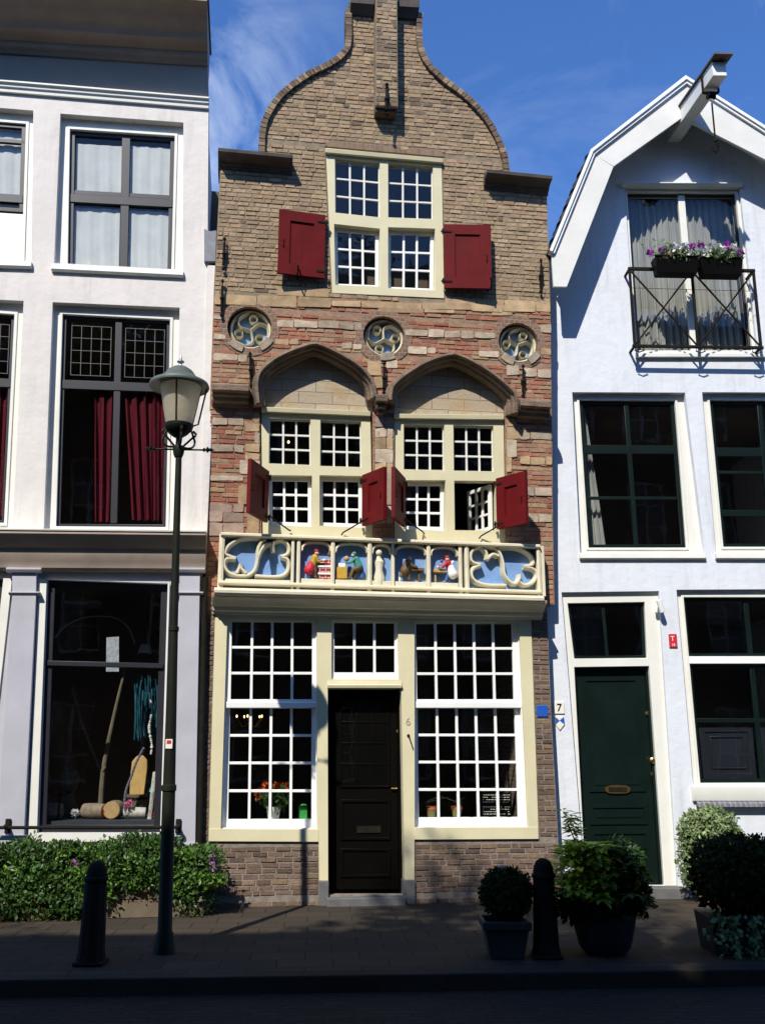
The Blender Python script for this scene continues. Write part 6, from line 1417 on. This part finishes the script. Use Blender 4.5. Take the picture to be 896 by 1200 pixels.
# OP2 looks back at the old houses: its u axis runs the other way
M_ob = brickmat('dark_red_far_brick', (.16, .07, .05), (.11, .055, .04), (.16, .14, .12)); M_ob2 = brickmat('brown_far_brick', (.14, .09, .06), (.10, .07, .05), (.16, .14, .12))
OPH = 13.6  # height of the unseen row, set for where its shade ends
AZ, EL = R(30), R(46)
sd = (FC.n * math.cos(AZ) - FC.a * math.sin(AZ)) * math.cos(EL) + Vector((0, 0, math.sin(EL)))
def sunline(p):                  # where the sun line through p crosses the fronts across the street
    t = (OP2.o - p).dot(OP2.n) / sd.dot(OP2.n); q = p + sd * t; return (q - OP2.o).dot(OP2.a), q.z
up_, zp_ = sunline(Vector((1.72, 8.7, .25))); ul_, zl_ = sunline(Vector((-4.3, 9.7, 0)))  # big pot and left pavement: spots the roof notches open to the sun
print('dips', up_, zp_, ul_, zl_)
for i, (a, b, H, mt, gb_, lab) in enumerate(((up_ - 20, up_ - 12, OPH + .1, M_ob2, 0, 'broad brown brick house across the street, at the right end of the row'), (up_ - 12, up_ - 6.4, OPH + .3, M_ob, 0, 'dark red brick house across the street, opposite the far right end'), (up_ - 6.4, up_, OPH - .1, M_ob2, 2, 'brown brick house across the street behind the photographer'),
        (up_, ul_, OPH, M_ob, 3, 'dark red brick house across the street, opposite the shop'), (ul_, ul_ + 6, OPH - .1, M_ob2, 1, 'brown brick house across the street, second from the left end'), (ul_ + 6, ul_ + 12, OPH + .2, M_ob, 0, 'dark red brick house across the street, at the left end'))):
    far_house(a, b, H, mt, lab, gb_)
def tree(x, y, H, R_, n, lab, seed):
    rt = random.Random(seed); b = Vector((x, y, 0)); t = thing('tree', lab, 'tree', b)
    mb = MB().mat(M_bark); mb.tube([b, b + Vector((.05, 0, H * .25)), b + Vector((-.05, .05, H * .5)), b + Vector((0, 0, H * .85))], [.2, .16, .12, .03], 10)
    cl = []
    for k in range(16):
        a = rt.uniform(0, 6.28); r = R_ * rt.uniform(.2, .85); z = H * rt.uniform(.62, .97); e = b + Vector((r * math.cos(a), r * math.sin(a), z)); cl.append(e)
        s_ = b + Vector((0, 0, H * rt.uniform(.4, .6))); mb.tube([s_, (s_ + e) / 2 + Vector((0, 0, .3)), e], .05, 6, .015)
    mb.build('trunk', t)
    mb = MB()
    for e in cl: leafcloud(mb, e, R_ * .42, R_ * .42, R_ * .34, n, .17, M_leaft, WORLD, .9, .1, rt)
    mb.build('crown', t)
tree(-3.2, -.6, 13.4, 2.0, 380, 'slender street tree across the street, opposite the shop', 4)
tree(-9.5, -1.2, 13.0, 2.2, 380, 'leafy street tree across the street, farthest to the left', 5)
tree(3.4, .2, 13.2, 1.9, 380, 'street tree across the street, opposite the white house with the hoist', 6)

# ================================================================== LIGHT
AZ, EL = R(30), R(46)
nh, ah = FC.n, FC.a
sd = (nh * math.cos(AZ) - ah * math.sin(AZ)) * math.cos(EL) + Vector((0, 0, math.sin(EL)))
sl = bpy.data.lights.new('sun', 'SUN'); sl.energy = 5.0; sl.angle = R(.55); sl.color = (1, .94, .85)
so = bpy.data.objects.new('sun', sl); col.objects.link(so); so.rotation_euler = sd.to_track_quat('Z', 'Y').to_euler(); so.location = (0, 0, 20)
wd = bpy.data.worlds.new('World'); scene.world = wd; wd.use_nodes = True; nt = wd.node_tree; nt.nodes.clear()
out = nt.nodes.new('ShaderNodeOutputWorld'); bg = nt.nodes.new('ShaderNodeBackground'); bg.inputs[1].default_value = .14
sky = nt.nodes.new('ShaderNodeTexSky'); sky.sky_type = 'NISHITA'; sky.sun_disc = False; sky.sun_elevation = EL; sky.sun_rotation = math.atan2(sd.x, sd.y)
sky.air_density = 1.0; sky.dust_density = .3; sky.ozone_density = 3.5
tc = nt.nodes.new('ShaderNodeTexCoord'); mp = nt.nodes.new('ShaderNodeMapping'); mp.inputs['Scale'].default_value = (1.6, 2.2, 3.2); mp.inputs['Location'].default_value = (1.35, .6, .2); nt.links.new(tc.outputs['Generated'], mp.inputs[0])
n1 = noise(nt, mp.outputs[0], 2.4, 9, .62); n1.inputs['Distortion'].default_value = .6
rp = ramp(nt, n1.outputs[0], .47, .84)
def patch(x, y, wide, amt):
    d_ = ray(x, y).normalized(); vm = nt.nodes.new('ShaderNodeVectorMath'); vm.operation = 'DOT_PRODUCT'; vm.inputs[1].default_value = d_; nt.links.new(tc.outputs['Generated'], vm.inputs[0])
    mr = nt.nodes.new('ShaderNodeMapRange'); mr.inputs[1].default_value = math.cos(R(wide)); mr.inputs[2].default_value = 1; mr.inputs[4].default_value = amt; nt.links.new(vm.outputs['Value'], mr.inputs[0]); return mr.outputs[0]
def add_(a, b):
    q_ = nt.nodes.new('ShaderNodeMath'); q_.operation = 'ADD'; q_.use_clamp = True; nt.links.new(a, q_.inputs[0]); nt.links.new(b, q_.inputs[1]); return q_.outputs[0]
pt = add_(add_(patch(262, 140, 7, .62), patch(150, -60, 12, .2)), add_(patch(905, 110, 5, .5), patch(700, -900, 55, .2)))
ml = nt.nodes.new('ShaderNodeMath'); ml.operation = 'MULTIPLY'; nt.links.new(pt, ml.inputs[1]); nt.links.new(rp, ml.inputs[0])
sk = mixc(nt, 1.0, sky.outputs[0], (.54, .83, 1.23), 'MULTIPLY')
cc = mixc(nt, ml.outputs[0], sk, (7.5, 8.2, 9.2)); nt.links.new(cc, bg.inputs[0]); nt.links.new(bg.outputs[0], out.inputs[0])
scene.render.engine = 'CYCLES'
scene.view_settings.view_transform = 'Standard'; scene.view_settings.look = 'None'; scene.view_settings.exposure = .3; scene.view_settings.gamma = 1
scene.render.resolution_x = 764; scene.render.resolution_y = 1024
scene.cycles.max_bounces = 6; scene.cycles.transparent_max_bounces = 12
for o in bpy.data.objects:
    if '_w' in o.keys(): del o['_w']
print('lamp y', yb_l, 'FC width', uR - uL, 'objs', len(bpy.data.objects))
